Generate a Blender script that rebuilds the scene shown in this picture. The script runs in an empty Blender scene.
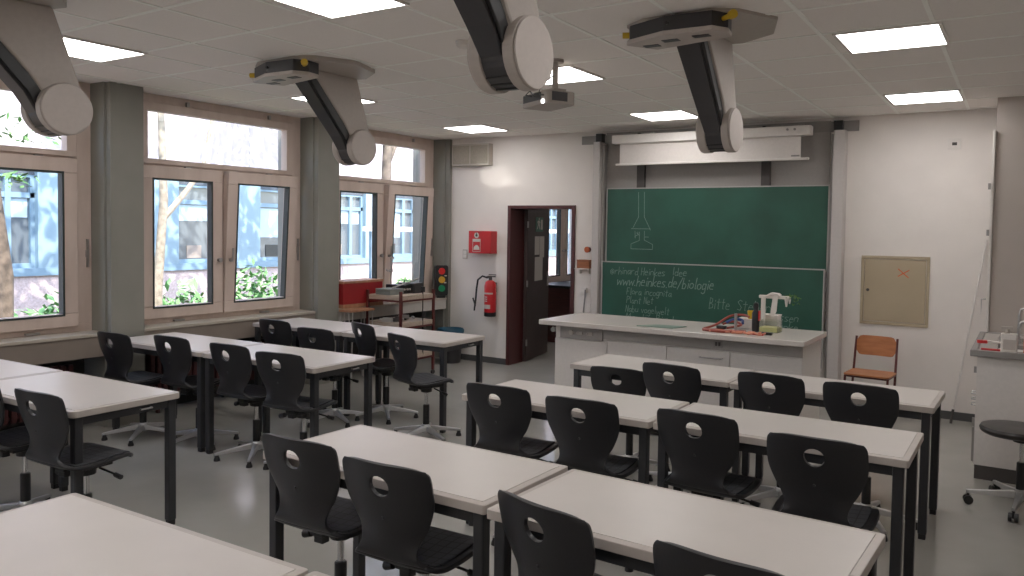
import bpy, bmesh, math, random
from mathutils import Vector, Matrix
PI = math.pi
R = math.radians
random.seed(7)
sc = bpy.context.scene
COL = bpy.data.collections.new('classroom'); sc.collection.children.link(COL)

# ------------------------------------------------------------------ materials
def mat(name, col, rough=.5, metal=0., noise=.02, scale=40., bump=0., spec=.5, dark=None):
    m = bpy.data.materials.new(name); m.use_nodes = True
    nt = m.node_tree; b = nt.nodes['Principled BSDF']
    b.inputs['Roughness'].default_value = rough; b.inputs['Metallic'].default_value = metal
    b.inputs['Specular IOR Level'].default_value = spec
    tc = nt.nodes.new('ShaderNodeTexCoord'); nz = nt.nodes.new('ShaderNodeTexNoise')
    nz.inputs['Scale'].default_value = scale; nz.inputs['Detail'].default_value = 3
    nt.links.new(tc.outputs['Object'], nz.inputs['Vector'])
    rp = nt.nodes.new('ShaderNodeValToRGB')
    d = dark if dark else tuple(c*(1-noise*2) for c in col)
    rp.color_ramp.elements[0].color = (*d, 1); rp.color_ramp.elements[1].color = (*[min(1, c*(1+noise)) for c in col], 1)
    rp.color_ramp.elements[0].position = .3; rp.color_ramp.elements[1].position = .7
    nt.links.new(nz.outputs['Fac'], rp.inputs['Fac']); nt.links.new(rp.outputs['Color'], b.inputs['Base Color'])
    if bump:
        bp = nt.nodes.new('ShaderNodeBump'); bp.inputs['Strength'].default_value = bump; bp.inputs['Distance'].default_value = .01
        nt.links.new(nz.outputs['Fac'], bp.inputs['Height']); nt.links.new(bp.outputs['Normal'], b.inputs['Normal'])
    return m

def srgb(r, g, b):
    f = lambda c: (c/255/12.92) if c/255 <= .04045 else ((c/255+.055)/1.055)**2.4
    return (f(r), f(g), f(b))

def emit(name, col, s):
    m = bpy.data.materials.new(name); m.use_nodes = True; nt = m.node_tree
    nt.nodes.remove(nt.nodes['Principled BSDF']); e = nt.nodes.new('ShaderNodeEmission')
    e.inputs['Color'].default_value = (*col, 1); e.inputs['Strength'].default_value = s
    nt.links.new(e.outputs[0], nt.nodes['Material Output'].inputs['Surface']); return m

def glass(name, tint=(1, 1, 1), refl=.06):
    m = bpy.data.materials.new(name); m.use_nodes = True; nt = m.node_tree
    nt.nodes.remove(nt.nodes['Principled BSDF'])
    t = nt.nodes.new('ShaderNodeBsdfTransparent'); t.inputs[0].default_value = (*tint, 1)
    g = nt.nodes.new('ShaderNodeBsdfGlossy'); g.inputs['Roughness'].default_value = .02
    lw = nt.nodes.new('ShaderNodeLayerWeight'); lw.inputs['Blend'].default_value = .25
    mu = nt.nodes.new('ShaderNodeMath'); mu.operation = 'MULTIPLY'; mu.inputs[1].default_value = refl*4
    nt.links.new(lw.outputs['Fresnel'], mu.inputs[0])
    mx = nt.nodes.new('ShaderNodeMixShader'); nt.links.new(mu.outputs[0], mx.inputs[0])
    nt.links.new(t.outputs[0], mx.inputs[1]); nt.links.new(g.outputs[0], mx.inputs[2])
    nt.links.new(mx.outputs[0], nt.nodes['Material Output'].inputs['Surface']); return m

def padmat(name, col):
    m = mat(name, col, .75, 0, .1, 60); nt = m.node_tree; b = nt.nodes['Principled BSDF']
    tc = nt.nodes.new('ShaderNodeTexCoord'); br = nt.nodes.new('ShaderNodeTexBrick')
    br.offset = 0; br.inputs['Scale'].default_value = 1; br.inputs['Brick Width'].default_value = .045
    br.inputs['Row Height'].default_value = .045; br.inputs['Mortar Size'].default_value = .0035; br.inputs['Mortar Smooth'].default_value = .4
    br.inputs['Color1'].default_value = br.inputs['Color2'].default_value = (*col, 1)
    br.inputs['Mortar'].default_value = (*[c*.35 for c in col], 1)
    nt.links.new(tc.outputs['Object'], br.inputs['Vector']); nt.links.new(br.outputs['Color'], b.inputs['Base Color'])
    bp = nt.nodes.new('ShaderNodeBump'); bp.inputs['Strength'].default_value = .5; bp.inputs['Distance'].default_value = .003; bp.invert = True
    nt.links.new(br.outputs['Fac'], bp.inputs['Height']); nt.links.new(bp.outputs['Normal'], b.inputs['Normal'])
    return m

def woodmat(name, c1, c2, rough=.4, sc_=(3, 30, 30)):
    m = mat(name, c1, rough, dark=c2); nt = m.node_tree
    nz = [n for n in nt.nodes if n.type == 'TEX_NOISE'][0]; tc = [n for n in nt.nodes if n.type == 'TEX_COORD'][0]
    mp = nt.nodes.new('ShaderNodeMapping'); mp.inputs['Scale'].default_value = sc_
    nt.links.new(tc.outputs['Object'], mp.inputs['Vector']); nt.links.new(mp.outputs['Vector'], nz.inputs['Vector'])
    nz.inputs['Scale'].default_value = 2; nz.inputs['Detail'].default_value = 6; return m

M = {}
M['wall'] = mat('painted_wall', srgb(226, 219, 213), .8, 0, .015, 5)
M['rear'] = mat('painted_rear_wall', srgb(205, 198, 190), .85, 0, .02, 5)
M['column'] = mat('grey_painted_column', srgb(132, 130, 122), .6, 0, .03, 5)
M['ceil'] = mat('ceiling_tile', srgb(236, 231, 226), .9, 0, .015, 120, .1)
M['tbar'] = mat('ceiling_bar', srgb(246, 246, 240), .5, 0, .02)
M['floor'] = mat('grey_linoleum', srgb(156, 153, 147), .17, 0, .03, 3, spec=.45)
M['skirt'] = mat('grey_skirting', srgb(72, 72, 72), .6)
M['frame'] = woodmat('beige_window_frame', srgb(206, 188, 177), srgb(190, 171, 159), .5, (4, 4, 1))
M['sill'] = mat('sill_stone', srgb(178, 168, 155), .5)
M['fascia'] = mat('taupe_panel', srgb(132, 120, 110), .7, 0, .03, 6)
M['fascia_sunlit'] = mat('sunlit_panel', srgb(186, 182, 175), .7)  # corner bay fascia: sunlight is put into this paler colour
M['radiator'] = mat('dark_red_radiator', srgb(66, 30, 31), .5)
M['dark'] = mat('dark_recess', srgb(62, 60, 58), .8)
M['glass'] = glass('window_glass')
M['gasket'] = mat('black_gasket', srgb(40, 48, 48), .6)
M['steel'] = mat('brushed_steel', (.42, .41, .4), .35, 1., .05, 30)
M['silver'] = mat('cast_aluminium', (.55, .55, .55), .35, .9, .04, 20)
M['chrome'] = mat('chrome', (.7, .7, .7), .12, 1., .01)
M['top'] = mat('white_laminate', srgb(204, 197, 191), .33, 0, .012, 6, spec=.5)
M['edge'] = mat('greige_table_edge', srgb(184, 175, 168), .4, 0, .03, 20)
M['tleg'] = mat('anthracite_steel', srgb(42, 43, 46), .45, 0, .04)
M['shell'] = mat('black_chair_plastic', srgb(29, 29, 32), .42, 0, .04, 120, .05, spec=.5)
M['pad'] = padmat('grid_seat_pad', srgb(56, 57, 61))
M['blackp'] = mat('black_plastic', srgb(22, 22, 23), .45)
M['lgrey'] = mat('light_grey_plastic', srgb(172, 163, 155), .5)
M['lgrey2'] = mat('pale_disc_plastic', srgb(182, 172, 165), .45)
M['anthra'] = mat('anthracite_plastic', srgb(48, 47, 49), .4)
M['yellow'] = mat('yellow_plastic', srgb(205, 170, 40), .4)
M['board'] = mat('green_chalkboard', srgb(36, 80, 66), .42, 0, .1, 2.5, spec=.4, dark=srgb(30, 70, 57))
M['chalk'] = mat('white_chalk', srgb(124, 144, 135), .9, 0, .1, 60)
M['alu'] = mat('matt_aluminium', srgb(170, 166, 163), .45, .3)
M['pylon'] = mat('pale_grey_column', srgb(186, 180, 176), .5)
M['bracket'] = mat('grey_bracket', srgb(138, 134, 131), .5)
M['white'] = mat('white_lacquer', srgb(218, 212, 206), .4)
M['offwhite'] = mat('cabinet_white', srgb(214, 208, 203), .5)
M['screenw'] = mat('screen_fabric', srgb(212, 205, 199), .8)
M['greyp'] = mat('grey_panel', srgb(150, 145, 141), .55)
M['worktop'] = mat('pale_worktop', srgb(196, 189, 183), .25, 0, .03, 90)
M['dgrey'] = mat('dark_grey_plinth', srgb(66, 62, 60), .6)
M['red'] = mat('signal_red', srgb(186, 26, 32), .35)
M['darkred'] = mat('maroon_metal', srgb(84, 30, 28), .45)
M['maroon'] = woodmat('maroon_door_frame', srgb(76, 32, 32), srgb(62, 24, 25), .45)
M['doorleaf'] = mat('dark_brown_door', srgb(50, 36, 34), .5, 0, .05, 6)
M['beech'] = woodmat('beech_plywood', srgb(182, 116, 70), srgb(160, 96, 54), .4, (3, 3, 16))
M['pinkwood'] = woodmat('pale_plywood', srgb(176, 128, 98), srgb(150, 104, 78), .5, (3, 12, 3))
M['bluebin'] = mat('blue_bin_plastic', srgb(30, 78, 100), .5)
M['hatch'] = mat('khaki_hatch', srgb(172, 156, 130), .5, 0, .02, 4)
M['paper'] = mat('paper', srgb(196, 190, 182), .8)
M['orange'] = mat('orange_plastic', srgb(214, 90, 30), .4)
M['cable'] = mat('red_rubber', srgb(142, 58, 46), .5)
M['bluec'] = mat('blue_rubber', srgb(40, 70, 130), .5)
M['pinkc'] = mat('salmon_cable', srgb(206, 130, 104), .5)
M['greenp'] = mat('green_leafy', srgb(72, 112, 44), .6, 0, .2, 30)
M['greenmat'] = mat('dull_green_sheet', srgb(92, 116, 104), .6)
M['basin'] = glass('clear_plastic', (.93, .95, .93), .1)
M['yliquid'] = mat('yellow_green_liquid', srgb(226, 220, 160), .3)
M['light'] = emit('led_panel', (1, .965, .945), 9.2)
M['lampglow'] = emit('projector_lens_glow', (1, 1, 1), 6)
M['tlred'] = mat('red_lens', srgb(196, 34, 34), .3); M['tlyel'] = mat('amber_lens', srgb(206, 160, 50), .3); M['tlgrn'] = mat('green_lens', srgb(20, 128, 84), .3)
M['bark'] = mat('tree_bark', srgb(140, 130, 114), .9, 0, .2, 14, .6)
M['bark2'] = mat('dark_tree_bark', srgb(98, 86, 74), .9, 0, .3, 10, .8)
M['leaf'] = mat('green_leaves', srgb(92, 138, 72), .6, 0, .25, 3)
M['leaf2'] = mat('fresh_leaves', srgb(98, 144, 84), .6, 0, .25, 3)
M['blue'] = mat('blue_facade', srgb(116, 138, 150), .5, 0, .04, 3)
M['blue2'] = mat('blue_facade_frame', srgb(104, 128, 144), .5)
M['plaster'] = mat('pinkish_plaster', srgb(168, 158, 162), .9, 0, .04, 8)
M['plinthw'] = mat('rough_plaster_plinth', srgb(176, 160, 158), .95, 0, .12, 30, .4)
M['fglass'] = mat('facade_glass', srgb(84, 92, 98), .15, 0, .05, 1)
M['blind'] = mat('pale_blind', srgb(170, 186, 196), .7)
M['earth'] = mat('courtyard_soil', srgb(120, 106, 86), .95, 0, .2, 6, .5)

# ------------------------------------------------------------------ mesh helpers
def B(): return bmesh.new()
def box(bm, x0, x1, y0, y1, z0, z1):
    v = [bm.verts.new((x, y, z)) for z in (z0, z1) for y in (y0, y1) for x in (x0, x1)]
    for f in ((0, 2, 3, 1), (4, 5, 7, 6), (0, 1, 5, 4), (2, 6, 7, 3), (0, 4, 6, 2), (1, 3, 7, 5)): bm.faces.new([v[i] for i in f])
    return v
def tube(bm, pts, r, n=8, caps=True, rr=None):
    P = [Vector(p) for p in pts]; rings = []; up = None
    for i, p in enumerate(P):
        t = ((P[min(i+1, len(P)-1)]-p).normalized() + (p-P[max(i-1, 0)]).normalized())
        if t.length < 1e-6: t = Vector((0, 0, 1))
        t.normalize()
        if up is None: up = Vector((0, 0, 1)) if abs(t.z) < .9 else Vector((1, 0, 0))
        a = t.cross(up).normalized(); b = a.cross(t).normalized(); up = b
        q = rr[i] if rr else r
        rings.append([bm.verts.new(p + a*math.cos(2*PI*k/n)*q + b*math.sin(2*PI*k/n)*q) for k in range(n)])
    for A, C in zip(rings, rings[1:]):
        for k in range(n): bm.faces.new((A[k], C[k], C[(k+1) % n], A[(k+1) % n]))
    if caps: bm.faces.new(rings[0]); bm.faces.new(rings[-1][::-1])
def cyl(bm, p0, p1, r0, r1=None, n=20): tube(bm, [p0, p1], r0, n, True, [r0, r0 if r1 is None else r1])
def prism(bm, poly, plane, a, b):
    def q(u, v, w): return {'xy': (u, v, w), 'xz': (u, w, v), 'yz': (w, u, v)}[plane]
    A = [bm.verts.new(q(u, v, a)) for u, v in poly]; C = [bm.verts.new(q(u, v, b)) for u, v in poly]; n = len(poly)
    bm.faces.new(A); bm.faces.new(C[::-1])
    for i in range(n): bm.faces.new((A[i], C[i], C[(i+1) % n], A[(i+1) % n]))
def lathe(bm, prof, c=(0, 0, 0), n=24):
    rings = []
    for r, z in prof: rings.append([bm.verts.new((c[0]+r*math.cos(2*PI*k/n), c[1]+r*math.sin(2*PI*k/n), c[2]+z)) for k in range(n)])
    for A, C in zip(rings, rings[1:]):
        for k in range(n): bm.faces.new((A[k], A[(k+1) % n], C[(k+1) % n], C[k]))
    bm.faces.new(rings[0][::-1]); bm.faces.new(rings[-1])
def rrect(x0, x1, y0, y1, r, n=5):
    out = []
    for cx, cy, a in ((x1-r, y1-r, 0), (x0+r, y1-r, 90), (x0+r, y0+r, 180), (x1-r, y0+r, 270)):
        for k in range(n+1): t = R(a+90*k/n); out.append((cx+r*math.cos(t), cy+r*math.sin(t)))
    return out
def disc_pts(r, n=28, cx=0, cy=0, ry=None): return [(cx+r*math.cos(2*PI*k/n), cy+(ry or r)*math.sin(2*PI*k/n)) for k in range(n)]
def obj(name, bm, m, parent=None, bevel=0, smooth=False, loc=None, rotz=0):
    me = bpy.data.meshes.new(name); bmesh.ops.recalc_face_normals(bm, faces=bm.faces[:]); bm.to_mesh(me); bm.free()
    me.materials.append(m)
    if smooth: me.polygons.foreach_set('use_smooth', [True]*len(me.polygons))
    o = bpy.data.objects.new(name, me); COL.objects.link(o)
    if parent: o.parent = parent
    if loc: o.location = loc
    if rotz: o.rotation_euler = (0, 0, rotz)
    if bevel:
        b = o.modifiers.new('bevel', 'BEVEL'); b.width = bevel; b.segments = 2; b.limit_method = 'ANGLE'; b.angle_limit = R(40)
    if smooth and not bevel:
        try:
            me.set_sharp_from_angle(angle=R(40))
        except Exception: pass
    return o
def tag(o, label, cat, group=None, kind=None):
    o['label'] = label; o['category'] = cat
    if group: o['group'] = group
    if kind: o['kind'] = kind
    return o
def thing(name, label, cat, loc=(0, 0, 0), rotz=0, group=None):
    o = bpy.data.objects.new(name, None); o.empty_display_size = .1; COL.objects.link(o)
    o.location = loc; o.rotation_euler = (0, 0, rotz); return tag(o, label, cat, group)
def struct(name, bm, m, parent=None, bevel=0, smooth=False):
    o = obj(name, bm, m, parent, bevel, smooth)
    if not parent: o['kind'] = 'structure'
    return o
def sroot(name, loc=(0, 0, 0)):
    o = bpy.data.objects.new(name, None); COL.objects.link(o); o.location = loc; o['kind'] = 'structure'; return o
def dup(o, parent=None):
    c = o.copy(); COL.objects.link(c)
    if parent: c.parent = parent
    for ch in list(o.children): dup(ch, c)
    return c
def bxo(name, x0, x1, y0, y1, z0, z1, m, parent=None, bevel=0):
    bm = B(); box(bm, x0, x1, y0, y1, z0, z1); return obj(name, bm, m, parent, bevel)

# ------------------------------------------------------------------ room shell
XW, XC, YF, ZC = -6.65, -6.40, 8.15, 2.83        # window plane, column face, board wall, ceiling
XR, YB, YN = 1.75, -2.3, 13.0                    # right wall, rear wall, far end of the adjoining room
def sbox(name, *a, m='wall', parent=None, bevel=0):
    bm = B(); box(bm, *a); return struct(name, bm, M[m], parent, bevel)
sbox('floor', -6.9, XR+.1, YB-.1, YN+.1, -.12, 0, m='floor')
sbox('ceiling', -6.72, XR+.1, YB-.1, YF+.3, ZC, ZC+.1, m='ceil')
# ceiling grid bars
bm = B()
xs = [-.4275-.585*k for k in range(-3, 11)]; ys = [4.7225+.5575*k for k in range(-12, 7)]
def gridpt(x, y): return (x-.026*max(-.3, y-5), y-.026*(x+.72))
def bar(p, q, w, dz):
    a, c = Vector(gridpt(*p)), Vector(gridpt(*q)); n = (c-a).normalized(); n = Vector((-n.y, n.x))*w
    prism(bm, [tuple(v) for v in (a+n, c+n, c-n, a-n)], 'xy', ZC-dz, ZC+.02)
for x in xs:
    if XC-.2 < x < XR-.1: bar((x, YB+.02), (x, YF-.02), .012, .004)
for y in ys:
    if YB < y < YF: bar((XC-.2, y), (XR-.05, y), .012, .0035)
struct('trim_1', bm, M['tbar'])
# front wall with doorway
DX0, DX1, DZ = -5.50, -4.57, 1.97
WT = .28
sbox('wall_front', XC, DX0, YF, YF+WT, 0, ZC)
bm = B(); box(bm, DX1, XR, YF, YF+WT, 0, ZC); box(bm, DX0, DX1, YF, YF+WT, DZ, ZC); struct('wall_front_2', bm, M['wall'])
sbox('wall_right', XR, XR+.1, YB, YF+.2, 0, ZC, m='rear')
sbox('wall_back', -6.7, XR+.1, YB-.1, YB, 0, ZC, m='rear')
# return of the wall on the right, behind the sink unit
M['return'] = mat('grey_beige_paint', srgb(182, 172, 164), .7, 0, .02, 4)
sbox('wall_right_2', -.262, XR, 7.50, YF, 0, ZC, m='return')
# window wall: columns, parapet
cols = [(-2.93, -2.65), (-.72, -.44), (1.48, 1.77), (3.687, 3.97), (5.895, 6.193), (8.103, 8.45)]
for i, (a, b) in enumerate(cols):
    bm = B(); prism(bm, [(XW-.35, a-.02), (XC-.06, a-.02), (XC-.06, a), (XC, a), (XC, b), (XW-.35, b)], 'xy', 0, ZC)
    o = struct('column_%d' % (i+1), bm, M['column'])
    if i == 4:
        box_ = None
bays = [(-2.3, -.74), (-.44, 1.46), (1.77, 3.667), (3.97, 5.875), (6.193, 8.083)]
for i, (a, b) in enumerate(bays):
    bm = B(); box(bm, XW-.3, XW-.12, a, b, -.1, .78); struct('wall_left_%d' % (i+1), bm, M['dark'])
# window builder -------------------------------------------------------------
def ring(bm, y0, y1, z0, z1, w, x0, x1, wb=None):
    wb = wb or w
    box(bm, x0, x1, y0, y1, z0, z0+wb); box(bm, x0, x1, y0, y1, z1-w, z1)
    box(bm, x0, x1, y0, y0+w, z0+wb, z1-w); box(bm, x0, x1, y1-w, y1, z0+wb, z1-w)
def window(n, a, b, tilt=None, handle_right=True):
    w = sroot('window_%d' % n, (XW, a, 0)); L = b-a
    bm = B(); ring(bm, 0, L, .79, ZC-.0, .115, -.08, .0, .07)
    box(bm, -.08, .0, .115, L-.115, 2.17, 2.25); box(bm, -.078, -.004, L*.5-.07, L*.5+.04, .85, 2.18)          # transom bar
    obj('window_frame', bm, M['frame'], w, .004)
    # top light
    bm = B(); ring(bm, .105, L-.13, 2.215, ZC-.075, .075, -.06, .03, .045); obj('top_light_frame', bm, M['frame'], w, .004)
    bm = B(); box(bm, -.032, -.026, .12, L-.14, 2.25, ZC-.12); obj('pane', bm, M['glass'], w)
    bm = B(); mid = L*.5
    for s in ((.10, mid-.03, False), (mid-.02, L-.13, True)):
        y0, y1, rt = s
        sash = bpy.data.objects.new('sash', None); COL.objects.link(sash); sash.parent = w; sash.location = (.0, 0, .83)
        bm2 = B(); ring(bm2, y0, y1, .01, 1.37, .118, -.035, .045, .108); f = obj('sash_frame', bm2, M['frame'], sash, .006)
        bm2 = B(); ring(bm2, y0+.108, y1-.108, .10, 1.262, .016, -.02, .048); obj('gasket', bm2, M['gasket'], sash)
        bm2 = B(); box(bm2, -.004, .002, y0+.11, y1-.11, .10, 1.258); obj('pane', bm2, M['glass'], sash)
        hy = (y1-.05) if not rt else (y0+.05)
        bm2 = B(); cyl(bm2, (.045, hy, .52), (.075, hy, .52), .016, n=12)
        if rt: tube(bm2, [(.07, hy, .52), (.085, hy, .53), (.085, hy, .64)], .010, 8)
        else: cyl(bm2, (.07, hy, .52), (.085, hy, .52), .022, n=12)
        obj('window_handle', bm2, M['steel'], sash)
        if rt and tilt: sash.rotation_euler = (0, R(tilt), 0)
    bm2 = B(); box(bm2, .0, .02, L-.045, L-.03, 1.32, 1.55); box(bm2, .0, .012, L-.05, L-.025, 1.40, 1.46); obj('window_stay', bm2, M['steel'], w)
    bm2 = B()
    for yy in (L*.25, L*.75): box(bm2, 0, .035, yy-.05, yy+.05, .80, .815)
    for yy in (L*.3, L*.78): box(bm2, .0, .03, yy-.03, yy+.03, 2.195, 2.21); box(bm2, .0, .03, yy-.012, yy+.012, ZC-.07, ZC-.03)
    obj('hinge', bm2, M['steel'], w)
    return w
for i, (a, b) in enumerate(bays):
    window(i+1, a, b, {3: 3.2, 4: 3.2}.get(i))
    sbox('sill_%d' % (i+1), XW-.1, XC-.01, a, b, .765, .792, m='sill', bevel=.004)
    sbox('trim_%d' % (i+2), XC-.045, XC-.02, a, b, .60 if i < 4 else .65, .765, m='fascia' if i < 4 else 'fascia_sunlit')
    # radiator below
    if 1 < i < 4:
        rad = thing('radiator', ['', '', 'dark red ribbed radiator under the window nearest the rear', 'dark red ribbed radiator under the double window between two grey columns', ''][i], 'radiator', (XW+.06, a+.15, .12), 0, 'radiators below the windows')
        bm = B(); n = int((b-a-.3)/.06)
        for k in range(n):
            bm_y = k*.06; prism(bm, rrect(-.045, .045, bm_y, bm_y+.042, .012, 2), 'xy', .03, .42)
        obj('rib', bm, M['radiator'], rad)
        bm = B(); cyl(bm, (0, 0, .06), (0, n*.06-.02, .06), .02, n=10); cyl(bm, (0, 0, .39), (0, n*.06-.02, .39), .02, n=10)
        for yy in (.08, n*.06-.1): box(bm, -.02, .02, yy, yy+.02, -.12, .05)
        obj('pipe', bm, M['radiator'], rad)
# lining above columns, skirting
bm = B(); box(bm, XC, DX0-.012, YF-.012, YF, 0, .075); struct('baseboard_front', bm, M['skirt'])
bm = B(); box(bm, DX1+.05, -.262, YF-.012, YF, 0, .075); struct('baseboard_front_2', bm, M['skirt'])
# door 1: frame in the front wall plus open leaf swung into the next room
d = sroot('door_1', (DX0, YF, 0))
bm = B(); W = DX1-DX0
box(bm, -.012, .035, -.02, WT+.02, 0, DZ+.01); box(bm, W-.035, W+.012, -.02, WT+.02, 0, DZ+.01); box(bm, .035, W-.035, -.02, WT+.02, DZ-.03, DZ+.01)
obj('door_frame', bm, M['maroon'], d, .004)
leaf = bpy.data.objects.new('door_leaf', None); COL.objects.link(leaf); leaf.parent = d; leaf.location = (.045, WT+.0, 0); leaf.rotation_euler = (0, 0, R(103))
bm = B(); box(bm, 0, .88, -.045, 0, .012, DZ+.05); obj('leaf_panel', bm, M['doorleaf'], leaf, .003)
def leafbox(nm, u0, u1, z0, z1, m, t=.0465): return bxo(nm, u0, u1, -t, -.046, z0, z1, M[m], leaf)
bm = B(); box(bm, .30, .60, -.05, -.046, 1.66, 1.85); obj('exit_sign', bm, mat('exit_green', srgb(52, 98, 82), .5), leaf)
bm = B(); prism(bm, [(.34, 1.69), (.37, 1.70), (.40, 1.75), (.43, 1.73), (.45, 1.69), (.47, 1.70), (.45, 1.75), (.43, 1.79), (.46, 1.77), (.47, 1.785), (.43, 1.81), (.37, 1.80), (.36, 1.77), (.375, 1.77), (.385, 1.785), (.40, 1.785), (.385, 1.75)], 'xz', -.052, -.05); prism(bm, disc_pts(.014, 12, .43, 1.828), 'xz', -.052, -.05); box(bm, .50, .57, -.052, -.05, 1.69, 1.82); obj('exit_pictogram', bm, M['paper'], leaf)
leafbox('paper_notice', .28, .47, 1.36, 1.60, 'paper'); leafbox('paper_notice', .48, .66, 1.32, 1.60, 'paper', .048); leafbox('paper_notice', .29, .60, 1.02, 1.33, 'paper', .049)
bm = B(); box(bm, .80, .835, -.055, -.045, .93, 1.12); tube(bm, [(.815, -.05, 1.05), (.815, -.10, 1.05), (.69, -.10, 1.05)], .009, 8); obj('door_handle', bm, M['steel'], leaf)
bm = B()
for z in (.25, 1.0, 1.75): cyl(bm, (0, -.05, z-.04), (0, -.05, z+.04), .011, n=10)
obj('hinge', bm, M['steel'], leaf)
# adjoining room
sbox('wall_back_2', -6.75, -2.8, YN, YN+.1, 0, ZC, m='wall'); sbox('wall_right_3', -2.8, -2.7, YF+WT, YN+.1, 0, ZC, m='wall')
sbox('ceiling_2', -6.72, -2.7, YF+WT, YN+.1, ZC, ZC+.1, m='ceil')
sbox('wall_left_6', XW-.3, XC-.1, 8.45, 10.7, 0, ZC, m='wall'); sbox('wall_left_7', XW-.3, XW, 10.7, YN, 0, .78, m='wall'); sbox('wall_left_8', XW-.3, XC-.1, 12.2, YN, 0, ZC, m='wall')
window(6, 10.7, 12.2)
lab = thing('lab_counter', 'dark topped wooden counter seen through the open doorway', 'counter', (-6.05, 10.2, 0))
bxo('counter_top', -.36, .34, 0, 2.3, .82, .86, M['blackp'], lab, .004); bxo('cupboard', -.33, .28, .02, 2.25, 0, .82, M['maroon'], lab)
for k in range(3): bxo('cupboard_door', .28, .298, .05+k*.74, .76+k*.74, .08, .80, woodmat('counter_door_%d' % k, srgb(120, 74, 56), srgb(96, 56, 42)), lab, .003)
sinkb = B(); box(sinkb, -.2, .2, .7, 1.3, .861, .872); obj('sink', sinkb, M['steel'], lab)
t = tag(obj('glassware_tray', B(), M['steel']), 'metal tray with glassware on the counter beyond the doorway', 'tray'); 
bm = bmesh.new(); box(bm, -6.25, -5.85, 11.55, 12.1, .861, .885)
for k in range(5): lathe(bm, [(.03, 0), (.035, .06), (.012, .1), (.012, .13)], (-6.2+.08*k, 11.7+.07*(k % 3), .885), 12)
bm.to_mesh(t.data); bm.free()

# ------------------------------------------------------------------ ceiling lights
LX = [-.72, -3.03, -5.38]; LY = [-1.66, .56, 2.80, 5.01, 7.23]
where = {(0, 3): 'square ceiling light panel above the front row, wall-cupboard side', (0, 4): 'square ceiling light panel nearest the small socket high on the board wall', (1, 4): 'square ceiling light panel just in front of the projector screen',
         (1, 3): 'square ceiling light panel behind the projector pole', (1, 2): 'large bright ceiling light panel cut by the picture top', (2, 4): 'square ceiling light panel nearest the corner speaker box',
         (2, 3): 'square ceiling light panel behind the hanging arm by the second column', (2, 2): 'square ceiling light panel beside the hanging arm at the first window'}
first = None
for i, x in enumerate(LX):
    for j, y in enumerate(LY):
        lb = where.get((i, j), 'square ceiling light panel out of the photograph, over the rear desks')
        if first is None:
            first = thing('ceiling_light', lb, 'ceiling light', (*gridpt(x, y), ZC), 0, 'recessed square ceiling lights')
            bm = B(); box(bm, -.262, .262, -.257, .257, -.010, -.004); obj('diffuser', bm, M['light'], first)
            bm = B(); ring_ = [(-.281, .281, -.268, -.257), (-.281, .281, .257, .268), (-.281, -.262, -.257, .257), (.262, .281, -.257, .257)]
            for r_ in ring_: box(bm, *r_, -.012, 0)
            obj('frame', bm, M['white'], first)
        else:
            o = dup(first); o.location = (*gridpt(x, y), ZC); o['label'] = lb

o = dup(first); o.location = (-4.9, 10.6, ZC); o['label'] = 'unseen light panel added to brighten the room beyond the doorway'  # extra panel, out of view, added to brighten the adjoining room
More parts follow.
